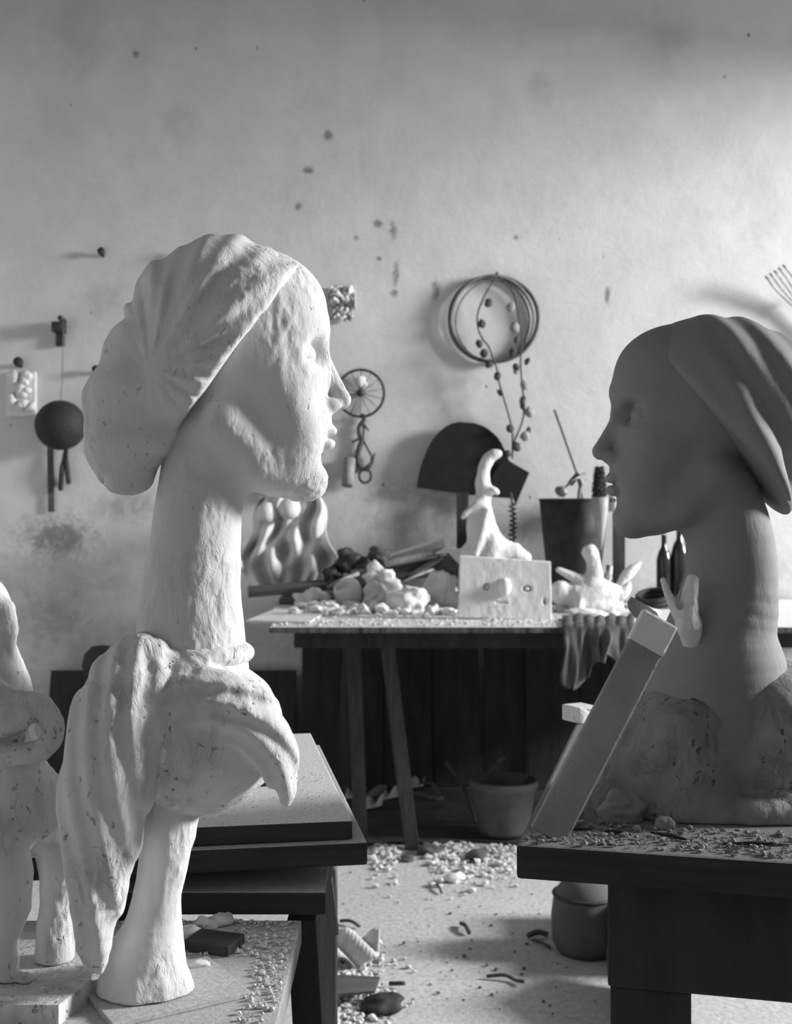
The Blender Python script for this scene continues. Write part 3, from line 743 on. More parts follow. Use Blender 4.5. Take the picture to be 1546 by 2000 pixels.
for i, (a, b, lab) in enumerate((((1078, 1626), (1158, 1622), 'thin dark splinter by the foot of the leaning plank'), ((1180, 1628), (1232, 1633), 'short dark splinter in front of the clay lump'), ((1270, 1631), (1350, 1646), 'dark splinter lying before the clay bust'), ((1412, 1654), (1545, 1652), 'long dark splinter at the right end of the stand'))):
    mb = MB(); mb.tube([on_z(a[0], a[1], SZ)+Vector((0, 0, .003)), on_z((a[0]+b[0])/2, (a[1]+b[1])/2-1.5, SZ)+Vector((0, 0, .003)), on_z(b[0], b[1], SZ)+Vector((0, 0, .002))], [.0012, .0028, .001], 6)
    solo(mb, 'wood_splinter', M['board_edge'], lab, 'splinter', 'splinters on the heavy stand')
crumbs('clay_crumbs', 'clay crumbs along the front of the heavy stand', [tuple(SP(random.uniform(.01, .45), random.uniform(.01, .115), SZ)) for _ in range(900)], M['clay_rough'], 'crumbs', .0008, .0042)

# ------------------------------------------------------------------ back table
BT = .8136; FY = 3.95; K = (H-BT)*F
t = thing('trestle_table', (.85, 4.6, 0), 'long trestle table against the back wall, edge crusted with plaster drips', 'table')
mb = MB(); mb.box((.887, (FY+5.2)/2, BT-.010), (2.626, 5.2-FY, .02), 0, .002, 1); mb.build('tabletop', [M['rag'], M['dusty_back']], t)
mb = MB(); mb.box((.9, 4.60, BT-.05), (2.5, 1.12, .06), 0, .002); mb.build('apron', M['dark_wood'], t)
for tx, ty, bx, by in ((-.03, 4.13, .058, 4.19), (-.15, 4.2, -.128, 4.25), (-.05, 4.98, .03, 5.0), (-.2, 4.98, -.22, 5.0), (1.75, 4.13, 1.85, 4.19), (1.75, 5.0, 1.85, 5.02)):
    mb = MB(); mb.beam((tx, ty, BT-.075), (bx, by, 0), .05, .035, (0, -1, 0)); mb.build('leg', M['leg_wood'], t)
# plaster dribbles down the edge
def tb(u, v, z=BT): return on_z(u, v, z)

mb = MB(); mb.prism([tb(480, 1216, BT+.001), tb(604, 1219, BT+.001), tb(650, 1190, BT+.001), tb(640, 1182, BT+.001), tb(538, 1182, BT+.001), tb(532, 1195, BT+.001)], (0, 0, 1), .008)
solo(mb, 'plywood_sheet', M['dusty_back'], 'thin pale sheet jutting past the left end of the back table', 'board')
solo(MB().box((-.12, 4.96, BT+.018), (.72, .34, .035), .03, .003), 'stacked_board', M['old_wood'], 'broad dark board lying flat under the heap on the back table', 'board')
SG = 'sticks and planks heaped on the back table'
def stick(a, b, Ya, Yb, w, t, mat, lab, name='plank', cat='plank', rnd=False):
    mb = MB(); A_, B_ = P(a[0], a[1], Ya), P(b[0], b[1], Yb)
    if rnd: mb.tube([A_, A_.lerp(B_, .5)+Vector((0, 0, .004)), B_], [w*.45, w*.5, w*.4], 10)
    else: mb.beam(A_, B_, w, t, (0, -.35, 1))
    return solo(mb, name, mat, lab, cat, SG)
stick((484, 1156), (735, 1134), 4.86, 4.92, .07, .024, M['old_wood'], 'long dark plank sticking out left of the back table')
stick((686, 1121), (872, 1074), 4.88, 4.98, .034, .03, M['pale_wood'], 'round pale pole lying aslant across the heap', 'wooden_pole', 'pole', True)
stick((738, 1108), (868, 1066), 5.04, 5.1, .03, .075, M['plaster_bit'], 'plaster-coated plank behind the pale pole')
stick((752, 1124), (880, 1096), 4.93, 5.0, .05, .04, M['dark_wood'], 'black beam under the pale pole')
stick((640, 1142), (850, 1118), 4.84, 4.9, .04, .022, M['dark_wood'], 'dark lath lying on the long plank')
stick((775, 1142), (846, 1112), 4.80, 4.86, .012, .01, M['pale_wood'], 'thin pale stick leaning behind the plaster lumps', 'thin_stick', 'stick', True)
stick((850, 1198), (876, 1212), 4.5, 4.38, .014, .01, M['pale_wood'], 'short stick lying at the front left of the face slab', 'thin_stick', 'stick', True)
for i, (u, v, rx, rz_, lab) in enumerate(((676, 1090, .050, .050, 'black charred chunk, leftmost on the heap'), (716, 1102, .05, .04, 'black charred chunk in the middle of the heap'), (738, 1082, .045, .035, 'grey-black chunk leaning at the back of the heap'), (648, 1118, .04, .03, 'dark crumpled chunk beside the draped cloth'))):
    mb = MB(); mb.rock(P(u, v+4, 4.9), (rx, rx*.6, rz_), .5, 1.7, 3, 31+i); solo(mb, 'charred_chunk', M['iron'] if i != 2 else M['old_wood'], lab, 'charred wood', 'charred chunks on the heap')

def lump(u0, v0, u1, v1, lab, seed, amp=.42, Y=None, mat='plaster_bit', name='plaster_lump', grp='plaster lumps on the back table'):
    Yb = K/(v1-1000) if Y is None else Y
    r = (u1-u0)/2*Yb/F; Yc = Yb+r*.5; h = (v1-v0)/2*Yc/F
    c = P((u0+u1)/2, (v0+v1)/2, Yc); mb = MB()
    if Y is None: c.z = BT+h*.76
    mb.rock(c, (r*1.04, r*.8, h), amp, 1.6, 4, seed, Y is None)
    return solo(mb, name, M[mat], lab, 'plaster lump', grp)
lump(582, 1152, 640, 1190, 'low white crumbly lump near the left end of the back table', 1.5, .6)
lump(708, 1138, 757, 1190, 'white lump beside the cup-shaped lump', 2.3)
lump(718, 1106, 774, 1160, 'white jagged lump perched highest above the others', 3.1, .5, 4.72)
lump(766, 1134, 842, 1199, 'big rounded plaster lump in front of the heap', 4.2, .3)
lump(830, 1110, 897, 1194, 'large mottled lump just left of the face slab', 5.7, .38)
lump(740, 1176, 775, 1196, 'small white crumb between two larger lumps', 9.2, .5)
lump(612, 1170, 652, 1196, 'small white lump between the low crumbly lump and the cup', 12.2, .5)
lump(700, 1184, 728, 1199, 'flat white chip in front of the white lump', 13.7, .5)
lump(832, 1180, 858, 1202, 'small plaster chunk in front of the large mottled lump', 15.1, .5)
crumbs('plaster_debris', 'broken plaster debris heaped between the lumps on the back table', [(random.uniform(-.38, .26), random.uniform(4.36, 4.80), BT) for _ in range(260)], M['plaster_bit'], 'debris', .005, .03, 2.2)
stick((640, 1148), (700, 1120), 4.80, 4.86, .02, .016, M['pale_wood'], 'short pale stick crossing the long dark plank', 'thin_stick', 'stick', True)
stick((800, 1126), (862, 1088), 4.86, 4.95, .03, .01, M['old_wood'], 'grey slat resting on the black beam')
# cup-shaped lump
p = tb(680, 1190); q = Matrix.Rotation(-.45, 3, 'Y') @ Matrix.Rotation(.35, 3, 'X')
mb = MB(); mb.lathe(p+Vector((0, .05, .058)), [(.0, -.055), (.03, -.052), (.05, -.03), (.057, 0), (.054, .03), (.046, .048), (.040, .046), (.038, .02), (0, .01)], 28, q)
solo(mb, 'plaster_cup', M['plaster_bit'], 'round cup-shaped plaster lump tilted on the back table', 'plaster lump')
mb = MB()
pts = [P(u, v, 4.62) for u, v in ((846, 1130), (876, 1078), (906, 1106), (896, 1145))]; mb.prism(pts, (0, 1, 0), .03)
w = mb.build('broken_box', M['old_wood'])
tag(w, 'dark broken corner of a box with a plaster-caked top, left of face slab', 'broken box')
mb = MB(); mb.prism([P(u, v, 4.60) for u, v in ((850, 1082), (868, 1070), (902, 1073), (914, 1086), (908, 1108), (892, 1098), (876, 1080))], (0, 1, 0), .05)
mb.build('plaster_crust', M['plaster_bit'], w)

# slab with a face
t = thing('face_slab', (.37, 4.44, BT), 'white rectangular plaster slab with eye holes and a nose', 'plaster slab')
cl = Clay((885, -12, -1222), (1090, 40, -1075), 1.0)
def slabf(X, Y, Z): return np.maximum(np.abs(Y-9)-9, -1e3+0*X+0*Z)
c0 = [(897.7, 1085), (1075, 1097), (1077, 1212), (894, 1206)]
def quadf(X, Y, Z):
    d = np.abs(Y-9)-9+0*X
    for (a, b), (c, e) in zip(c0, c0[1:]+c0[:1]):
        nx, nz = (e-b), (c-a); L = math.hypot(nx, nz); d = np.maximum(d, ((X-a)*nx+(Z+b)*nz)/L)
    return d
cl.put(quadf, (890, 0, -1215), (1080, 20, -1080), 0)
for u, v, ru, rv in ((949, 1146, 7.5, 7), (1029, 1150, 10, 6.5), (1063, 1175, 4, 7)): cl.ell((u, 0, -v), (ru, 10, rv), 0, 1.5, True)
cl.ell((951, 4, -1147), (3.5, 5, 3.5), 0, 1); cl.ell((1029, 4, -1150), (5, 5, 4), 0, 1)
cl.box((979, 0, -1177), (12, 3, 2.2), 1, 1, True)
cl.build('slab_body', M['slab'], frame(4.23), t, (.8, 10))
cl = Clay((955, -40, -1170), (1010, 12, -1120), .9)
cl.ell((985, -3, -1146), (12, 11, 18), 0, 0); cl.ell((986, -8, -1140), (9, 7, 9), 0, 5)
cl.build('nose', M['slab'], frame(4.23), t, (1.0, 7))

# twisted upright plaster form
cl = Clay((890, -60, -1200), (1045, 60, -870), 1.5)
cl.chain([(962, -2, -889, 11), (953, 0, -898, 12), (944, 0, -918, 13), (942, 0, -942, 16), (945, 0, -964, 17), (940, 0, -990, 21), (938, 0, -1020, 28), (945, 0, -1052, 32), (952, 0, -1090, 38), (955, 0, -1180, 45)], 6, False, 3)
cl.ell((971, -4, -886), (9, 8, 8), 0, 6); cl.chain([(930, -10, -985, 10), (908, -16, -1004, 7), (903, -16, -1010, 5)], 10)
cl.chain([(950, -20, -1000, 9), (935, -30, -1050, 8), (925, -34, -1080, 7)], 8); cl.ell((962, -10, -958), (14, 12, 9), -30, 8)
cl.chain([(960, -10, -1070, 26), (1000, -10, -1078, 18), (1022, -8, -1090, 14), (1020, 0, -1190, 18)], 14)
cl.ell((925, 0, -1078), (26, 24, 18), 0, 12)
cl.cut((0, 0, -1196), (0, 0, -1), 0)
o = cl.build('plaster_twist', M['plaster'], frame(4.534), None, (3.5, 16)); tag(o, 'tall twisted white plaster form rising behind the face slab', 'plaster piece')
# reclining knobbed form
cl = Clay((1070, -60, -1200), (1245, 60, -1050), 1.3)
cl.chain([(1152, 0, -1079, 16), (1158, 0, -1100, 14), (1160, 0, -1125, 18), (1156, 0, -1152, 25)], 8, False, 3)
cl.ell((1150, 0, -1158), (58, 30, 25), 6, 10); cl.chain([(1091, 0, -1113, 6), (1122, 0, -1128, 10), (1150, 0, -1142, 16)], 8)
cl.chain([(1175, 0, -1155, 22), (1208, 0, -1160, 15), (1222, 0, -1150, 10), (1227, 0, -1140, 5)], 8, False, 3)
cl.ell((1095, 0, -1158), (22, 22, 24), 0, 10); cl.chain([(1132, -18, -1160, 10), (1124, -30, -1186, 7), (1120, -30, -1196, 8)], 6)
cl.ell((1160, 0, -1182), (50, 26, 16), 0, 10); cl.cut((0, 0, -1196), (0, 0, -1), 0)
o = cl.build('plaster_animal', M['plaster'], frame(4.534), None, (2.6, 13)); tag(o, 'low white plaster form with an upright rounded knob, right of the slab', 'plaster piece')
cl = Clay((1185, -30, -1200), (1265, 30, -1080), 1.3)
cl.chain([(1205, 0, -1188, 12), (1206, 0, -1160, 8), (1214, 0, -1136, 9), (1228, 0, -1118, 11), (1244, 0, -1104, 6), (1250, 0, -1099, 3)], 4, False, 3)
cl.cut((0, 0, -1190), (0, 0, -1), 0); o = cl.build('plaster_wing', M['plaster_bit'], frame(4.677), None, (1.5, 9)); tag(o, 'wing-shaped plaster flake standing behind the knobbed form', 'plaster piece')
cl = Clay((1168, -30, -1200), (1205, 30, -1090), 1.3)
cl.chain([(1184, 0, -1186, 9), (1183, 0, -1150, 6), (1188, 0, -1126, 7), (1193, 0, -1108, 4)], 4, False, 3)
cl.cut((0, 0, -1188), (0, 0, -1), 0); o = cl.build('plaster_wing', M['plaster_bit'], frame(4.727), None, (1.5, 9)); tag(o, 'smaller upright plaster flake beside the rounded knob', 'plaster piece')
for i, (u, v, rx, lab) in enumerate(((1098, 1196, .035, 'flat white flake close to the right side of the face slab'), (1140, 1203, .06, 'long flat plaster flake below the knobbed form'), (1168, 1210, .04, 'small plaster flake near the hanging rag'), (1196, 1206, .03, 'plaster flake furthest right on the table front'), (1262, 1200, .05, 'pale flake behind the leaning plank'))):
    p = tb(u, v); mb = MB(); mb.rock(p+Vector((0, .02, .011)), (rx, rx*.55, .016), .4, 1.5, 3, 61+i, True); solo(mb, 'plaster_flake', M['plaster_bit'], lab, 'plaster flake', 'plaster flakes right of the slab')
crumbs('plaster_crumbs', 'plaster crumbs along the front of the back table', rect_spots(900, -.42, .75, 3.96, 4.4, BT, lambda x, y: .3+.7*(y < 4.2)), M['crumb'], 'crumbs', .0015, .008)

# rag hanging over the front edge
def rag(a, b):
    u = 1098+a*140
    if b < .25: q = tb(u, 1207+b/.25*14+3*math.sin(a*17)); q.z = BT+.007+.008*abs(math.sin(a*21)); q.y = max(q.y, FY-.012); return q
    s = (b-.25)/.75; L = .155+.012*math.sin(a*37)+.05*math.sin(a*6.5+.6)
    p = P(u, 1222, FY-.02); return Vector((p.x+.012*math.sin(s*5+a*30)*s, FY-.016-.014*math.sin(min(s*3, 1.57))*(1+.6*math.sin(a*11+1)+.35*math.sin(a*29+s*3)+.2*math.sin(a*53)), BT+.006-s*L))
mb = MB(); mb.sheet(rag, 60, 24, .004); solo(mb, 'hanging_rag', M['rag'], 'dark rag with plaster dribbles hanging over the table front', 'rag')

# pail with handle; tools standing in it
pc = P(1120, 1000, 4.95)
t = thing('dark_pail', (pc.x, 4.95, BT), 'tall blackened pail at the back right of the table', 'pail')
zt = P(1120, 976, 4.95).z
mb = MB(); mb.lathe((pc.x, 4.95, 0), [(.0, BT+.002), (.100, BT+.002), (.128, zt-.17), (.128, zt-.16), (.131, zt-.15), (.144, zt), (.140, zt), (.125, zt-.15), (.095, BT+.02), (0, BT+.02)], 40); mb.build('pail_body', M['sooty'], t)
mb = MB(); mb.tube(smooth_path([Vector((pc.x+.143*math.cos(q), 4.95+.143*math.sin(q), zt)) for q in np.linspace(0, 2*math.pi, 25)[:-1]], 2, True), .0045, 8, True); mb.build('rim', M['iron'], t)
mb = MB(); mb.tube(smooth_path([P(1130, 986, 4.9), P(1131, 960, 4.9), P(1135, 944, 4.9), P(1129, 935, 4.9), P(1119, 933, 4.9)], 6), .0075, 10); mb.build('handle', M['steel'], t)
mb = MB(); mb.tube([P(1082, 800, 4.93), P(1104, 862, 4.93), P(1126, 925, 4.93), P(1140, 990, 4.95)], .0045, 8)
solo(mb, 'thin_rod', M['twig'], 'long thin rod slanting up out of the dark pail', 'rod')
sp = thing('spoon', P(1096, 972, 4.83), 'small round-bowled spoon tilted at the rim of the pail', 'spoon')
mb = MB(); mb.rock(P(1095, 960, 4.83), (.027, .012, .021), .02, 1, 3, 5, False, 0, Matrix.Rotation(.5, 3, 'Y')); mb.build('bowl', M['steel'], sp)
mb = MB(); mb.tube([P(1104, 951, 4.83), P(1118, 938, 4.84), P(1142, 925, 4.86)], [.005, .0045, .008], 8); mb.build('handle', M['steel'], sp)
mb = MB(); mb.beam(P(1112, 946, 4.86), P(1130, 925, 4.86), .024, .02, (0, -1, 0), .004); solo(mb, 'clamp_block', M['iron'], 'dark wooden clip gripping the spoon handle and rod', 'clip')
ax = (P(1171, 968, 4.755)-P(1173, 1074, 4.80)); L = ax.length; q = Vector((0, 0, 1)).rotation_difference(ax.normalized()).to_matrix()
mb = MB(); mb.lathe(P(1173, 1074, 4.80), [(.004, 0), (.012, L*.2), (.022, L*.45), (.031, L*.75), (.034, L), (.029, L), (.020, L*.6), (0, L*.4)], 24, q)
solo(mb, 'pale_horn', M['horn'], 'pale tapering horn leaning upright against the dark pail', 'horn')
pn = MB(); b0 = P(1170, 972, 4.755); h = .125
pn.lathe(b0, [(.010, -.02), (.02, .0), (.018, h*.6), (.006, h)], 12)
for i in range(90):
    z = h*(i+.5)/90; q = i*2.39996; r = .031*(1-(z/h)**2.2*.55)
    c = b0+Vector((math.cos(q)*r*.8, math.sin(q)*r*.8, z)); pn.rock(c, (.010, .010, .004), .3, 2, 1, i)
solo(pn, 'pine_cone', M['iron'], 'dark pine cone standing in the mouth of the pale horn', 'pine cone')
mb = MB(); mb.beam(P(1208, 1000, 5.14), P(1208, 1180, 5.14), .05, .03, (0, -1, 0)); solo(mb, 'upright_board', M['leg_wood'], 'narrow grey board standing upright right of the pail', 'board')
mb = MB(); c = P(1199, 1000, 5.14); mb.lathe(c, [(.0, .001), (.036, .001), (.04, .02), (.042, .10), (.039, .10), (.037, .02), (0, .01)], 28)
o = mb.build('enamel_mug', M['enamel']); tag(o, 'white enamel mug with dark chips by the clay chin', 'mug')
mb = MB()
for u in (1193, 1200): mb.rock(P(u, 977, 5.098), (.006, .003, .008), .1, 1, 2, u)
mb.build('chip', M['dark_hole'], o)
for i, (u, r, h, lab) in enumerate(((1296, .032, .29, 'dark bottle behind the clay neck, left of two'), (1326, .036, .33, 'taller dark bottle behind the clay neck'), (1187, .022, .16, 'small dark jar standing between pail and upright board'))):
    c = P(u, 1000, 5.02); mb = MB(); mb.lathe((c.x, 5.02, BT+.001), [(0, 0), (r*.95, 0), (r, .01), (r, h*.62), (r*.75, h*.74), (r*.36, h*.82), (r*.34, h*.97), (r*.4, h), (r*.25, h), (0, h*.95)], 28)
    solo(mb, 'dark_bottle', M['glass'], lab, 'bottle', 'dark bottles at the back of the table')
mb = MB(); c = tb(1285, 1190)
for k in range(3):
    mb.tube([Vector((c.x+(.075-.006*k)*math.cos(q), c.y+.09+.075*math.sin(q), BT+.012+.018*k+.02*math.cos(q-1))) for q in np.linspace(0, 2*math.pi, 33)[:-1]], .010, 8, True)
solo(mb, 'hose_coil', M['rubber'], 'dark coil of hose lying behind the leaning plank', 'hose')

# black half-round sheet against the wall
t = thing('half_round_sheet', P(905, 1181, 5.16), 'large black half-round sheet propped against the wall on a post', 'sheet')
Z4 = lambda x, y: P(800+x/3.4475, 520+y/3.4475, 5.19)
mb = MB(); mb.prism([Z4(*p) for p in ((45, 1490), (62, 1390), (90, 1300), (118, 1230), (150, 1170), (192, 1120), (240, 1080), (285, 1058), (330, 1048), (380, 1052), (430, 1055), (480, 1070), (520, 1090), (558, 1120), (590, 1150), (618, 1195), (640, 1240), (668, 1310), (560, 1550), (400, 1540), (200, 1512))], (0, 1, 0), .012)
mb.build('round_panel', M['black'], t)
mb = MB(); mb.prism([P(800+x/3.4475, 520+y/3.4475, 5.165) for x, y in ((640, 1290), (700, 1330), (805, 1390), (770, 1470), (712, 1610), (700, 1565), (540, 1552), (560, 1400))], (0, 1, 0), .012); mb.build('side_flap', M['black'], t)
mb = MB(); mb.beam(P(903, 962, 5.17), P(903, 1181, 5.17), .052, .03, (0, -1, 0)); mb.build('post', M['dark_wood'], t)
for i, (a, b, c, lab) in enumerate((((1000, 965), (1003, 1010), (1001, 1060), 'dark feathery stem standing right of the half-round sheet'),)):
    t = thing('dry_stem', P(1001, 1181, 5.15), lab, 'dry stem')
    mb = MB(); mb.tube(smooth_path([P(997, 962, 5.15), P(1001, 1000, 5.15), P(1003, 1050, 5.15), P(1001, 1181, 5.15)], 6), .005, 8); mb.build('stem', M['twig'], t)
    for k in range(16):
        v = 985+k*4.6; s = (-1)**k; mb = MB(); mb.rock(P(1001+s*3.5+random.uniform(-1, 1), v, 5.14), (.010, .005, .006), .4, 2, 2, k); mb.build('seed_head', M['leaf'], t)
# ------------------------------------------------------------------ things hung on the back wall
def nail(u, v, lab, r=.012, L=.08):
    mb = MB(); c = P(u, v, WALL-L); mb.tube([Vector((c.x, WALL, c.z-.012)), c], [r*.6, r*.7], 8); mb.tube([c+Vector((0, .004, 0)), c+Vector((0, -.01, .004))], [r*1.3, r*1.3], 10)
    return solo(mb, 'wall_peg', M['iron'], lab, 'peg', 'pegs in the back wall')
nail(386, 494, 'dark peg in the wall above the rolled hair', .014, .045)
nail(198, 492, 'dark peg in the wall, upper left of the white bust', .013, .03)
nail(187, 722, 'dark peg peeping out beside the rolled hair', .013, .03)
nail(36, 708, 'dark peg above the small relief at the left edge', .017, .035)
nail(652, 575, 'dark peg by the crumpled paper behind the white forehead', .012, .03)

t = thing('wall_bracket', P(116, 655, WALL), 'rusty iron bracket with a long shadow at left of wall', 'bracket')
mb = MB(); c = P(112, 638, WALL-.06); mb.box(Vector((c.x, WALL-.035, c.z)), (.05, .07, .045), 0, .004); mb.build('arm', M['iron'], t)
mb = MB(); c = P(119, 655, WALL); mb.box(Vector((c.x, WALL-.012, c.z)), (.035, .024, .10), 0, .003); mb.build('plate', M['iron'], t)
mb = MB(); c = P(128, 632, WALL); mb.tube([Vector((c.x, WALL-.02, c.z+.005)), Vector((c.x, WALL-.085, c.z+.012))], .012, 8); mb.build('hook', M['iron'], t)
bc = P(118, 831, WALL-.113)
t = thing('hanging_ball', bc+Vector((0, 0, -.11)), 'dark round ball hanging on a thread from the bracket', 'ball')
mb = MB(); mb.rock(bc, (.109, .105, .109), .02, 1.2, 4, 3); mb.build('ball_body', M['rubber'], t)
mb = MB(); mb.tube([bc+Vector((0, 0, .105)), P(122, 740, WALL-.095), P(123, 645, WALL-.075)], .0022, 6); mb.build('thread', M['twine'], t)
t = thing('iron_tongs', P(122, 965, WALL), 'pair of thin iron tongs hanging below the dark ball', 'tongs')
for a, b in (((129, 872), (118, 958)), ((131, 872), (134, 945))):
    mb = MB(); mb.tube(smooth_path([P(a[0], a[1], WALL-.03), P((a[0]+b[0])/2-2, (a[1]+b[1])/2-4, WALL-.035), P(b[0], b[1], WALL-.02)], 5), [.008]*5+[.012]*5+[.010], 8); mb.build('arm', M['iron'], t)
mb = MB(); mb.beam(P(98, 870, WALL-.012), P(100, 1000, WALL-.012), .028, .006, (0, -1, 0)); solo(mb, 'wooden_lath', M['old_wood'], 'narrow grey lath on the wall left of the tongs', 'lath')

def crumple(u0, v0, u1, v1, Y, amp, seed, n=26, tk=.004):
    """a crumpled sheet hanging between the given photo bounds"""
    def fn(a, b):
        w = 1-.22*abs(math.sin(b*3+seed))
        u = (u0+u1)/2+(a-.5)*(u1-u0)*w+2.5*math.sin(b*9+seed); v = v0+b*(v1-v0)+3*math.sin(a*8+seed)
        q = np.array([[a*3.3+seed, b*3.0, seed]]); d = float(fbm(q*1.4, 3)[0])
        return P(u, v, Y)+Vector((0, -abs(d)*amp*2-.01, 0))
    mb = MB(); mb.sheet(fn, n, n, tk); return mb
def crisp(o):
    o.data.polygons.foreach_set('use_smooth', [False]*len(o.data.polygons)); return o
solo(crumple(640, 562, 697, 628, WALL, .07, 2.2), 'crumpled_paper', M['cloth'], 'crumpled white paper on the wall behind the white forehead', 'paper')
t = thing('plaster_relief', P(45, 815, WALL), 'small lumpy white plaster relief at the left edge of wall', 'relief')
mb = MB(); mb.box(P(42, 770, WALL-.012), (.115*1.15, .022, .2), 0, .006); mb.build('backing', M['plaster_bit'], t)
for k in range(16):
    u = random.uniform(20, 64); v = random.uniform(733, 806); mb = MB()
    mb.rock(P(u, v, WALL-.03), (random.uniform(.012, .022), .018, random.uniform(.014, .03)), .2, 1.4, 2, k, False, 0, Matrix.Rotation(random.uniform(-.7, .7), 3, 'Y')); mb.build('raised_lump', M['plaster_bit'], t)
mb = MB(); mb.sheet(lambda a, b: P(596+a*36, 811+b*78, WALL-.008-.03*(a*a)*(.4+b*.6)), 10, 14, .0025); solo(mb, 'pinned_paper', M['paper'], 'stained sheet of paper pinned behind the white lips', 'paper')
solo(crumple(556, 896, 616, 962, WALL-.005, .09, 5.1), 'crumpled_cloth', M['paper'], 'crumpled grey cloth on the wall beneath the pinned paper', 'cloth')

# stiffened cloth with two balls
def drape(a, b):
    w = 60+26*math.sin(b*2.6)+6*math.sin(b*11)
    u = 566+(a-.5)*2*w+6*math.sin(b*6+a*3); v = 972+b*176-10*math.sin(a*math.pi)
    f = .028*math.sin(a*17+1.6*math.sin(b*5))+.022*math.sin(a*31+b*9)+.012*math.sin(b*23+a*12)
    return P(u, v, 5.03)+Vector((0, f-.03*math.sin(b*3.1), 0))
mb = MB(); mb.sheet(drape, 90, 60, .006); solo(mb, 'stiff_drape', M['cloth'], 'white plaster-stiffened cloth in deep folds standing against the wall', 'cloth')
for u, v, r, lab in ((521, 1001, 20.5, 'left one of two plaster balls lodged on the cloth'), (565, 993, 22, 'right and larger of two plaster balls on the cloth')):
    mb = MB(); mb.rock(P(u, v, 4.94), (r*2.14e-3,)*3, .025, 1.2, 4, u); solo(mb, 'plaster_ball', M['plaster_bit'], lab, 'plaster ball', 'plaster balls on the draped cloth')

# small spoked wheel, strap and ring
wc = P(704, 768, WALL-.035); R = .104
t = thing('spoked_wheel', wc, 'small iron wheel with thin spokes hung on the wall', 'wheel')
mb = MB(); mb.tube([wc+Vector((R*math.cos(q), 0, R*math.sin(q))) for q in np.linspace(0, 2*math.pi, 49)[:-1]], .0062, 8, True); mb.build('rim', M['iron'], t)
mb = MB(); mb.tube([wc+Vector((0, .033, 0)), wc+Vector((0, -.025, 0))], [.012, .017], 14); mb.build('hub', M['iron'], t)
for k in range(14):
    q = 2*math.pi*k/14+.2; mb = MB(); mb.tube([wc+Vector((.012*math.cos(q), -.012, .012*math.sin(q))), wc+Vector((R*math.cos(q), 0, R*math.sin(q)))], .0021, 6); mb.build('spoke', M['steel'], t)
mb = MB(); mb.rock(P(706, 746, WALL-.035), (.026, .015, .03), .2, 1.5, 3, 8); o = mb.build('plaster_dab', M['plaster_bit'], t); o['label'] = 'white dab of plaster stuck among the spokes'
Z2 = lambda x, y, d=.02: P(400+x/3.6375, 450+y/3.6375, WALL-d)
t = thing('twisted_root', Z2(1112, 1310), 'twisted thorny root hanging from the small wheel', 'root')
mb = MB(); mb.tube(smooth_path([Z2(*p) for p in ((1110, 1305), (1130, 1345), (1095, 1395), (1098, 1455), (1118, 1480), (1092, 1560), (1085, 1640), (1128, 1695), (1178, 1665), (1192, 1610))], 5), [.010]*20+[.012]*20+[.008]*6, 8); mb.build('stem', M['twig'], t)
mb = MB(); mb.tube(smooth_path([Z2(*p) for p in ((1122, 1340), (1128, 1420), (1124, 1480), (1150, 1540), (1188, 1610))], 5), .0052, 8); mb.build('side_stem', M['twig'], t)
for a, b in (((1118, 1370), (1164, 1424)), ((1110, 1470), (1048, 1504)), ((1188, 1640), (1208, 1578)), ((1095, 1325), (1078, 1318))):
    mb = MB(); mb.tube([Z2(*a), Z2(*b)], [.008, .003], 7); mb.build('thorn', M['twig'], t)
rc = Z2(1138, 1745, .035); mb = MB()
mb.tube([rc+Vector((.0265*math.cos(q), .008*math.sin(q), .030*math.sin(q))) for q in np.linspace(0, 2*math.pi, 25)[:-1]], .006, 8, True); solo(mb, 'iron_ring', M['iron'], 'iron ring hooked to the foot of the twisted root', 'ring')
ax = Z2(1030, 1625, .02)-Z2(1010, 1815, .06); L = ax.length; q = Vector((0, 0, 1)).rotation_difference(ax.normalized()).to_matrix()
t = thing('tin_tube', Z2(1010, 1815, .06), 'short grey tin tube hung beside the twisted root', 'tube')
mb = MB(); mb.lathe(Z2(1010, 1815, .06), [(.022, 0), (.026, 0), (.026, L), (0, L)], 24, q); mb.build('tube_body', M['pale_wood'], t)
mb = MB(); mb.lathe(Z2(1010, 1815, .06), [(0, .006), (.022, .006), (.022, .02), (0, .02)], 24, q); mb.build('dark_mouth', M['dark_hole'], t)

# coil of withy and the garland
hc = P(960, 625, WALL); t = thing('withy_hoop', hc, 'hoop of several twisted withy rings hung on the wall', 'hoop')
for k, (du, dv, ru, rv, r, d) in enumerate(((4, -1, 86, 85, .0085, .026), (-2, 1, 83, 84, .005, .020), (-6, 2, 79, 81, .0048, .014), (1, -2, 81, 82, .0055, .034), (2, 3, 72, 78, .0036, .022))):
    c = P(960+du, 624+dv, WALL-d); s = (WALL-d)/F; mb = MB()
    mb.tube([c+Vector((ru*s*math.cos(q)*(1+.012*math.sin(3*q+k)), .008*math.sin(q+k), rv*s*math.sin(q)*(1+.012*math.cos(2*q+k)))) for q in np.linspace(0, 2*math.pi, 65)[:-1]], r, 8, True); mb.build('ring', M['wicker'] if k else M['twig'], t)
mb = MB(); c = P(968, 541, WALL); mb.tube([c, c+Vector((0, -.06, .006))], .006, 8); mb.build('hanging_nail', M['iron'], t)
Z4 = lambda x, y, d=.088: P(800+x/3.4475, 520+y/3.4475, WALL-d)
t = thing('dried_garland', Z4(690, 1290), 'long garland of dried pods on two strands hanging from the hoop', 'garland')
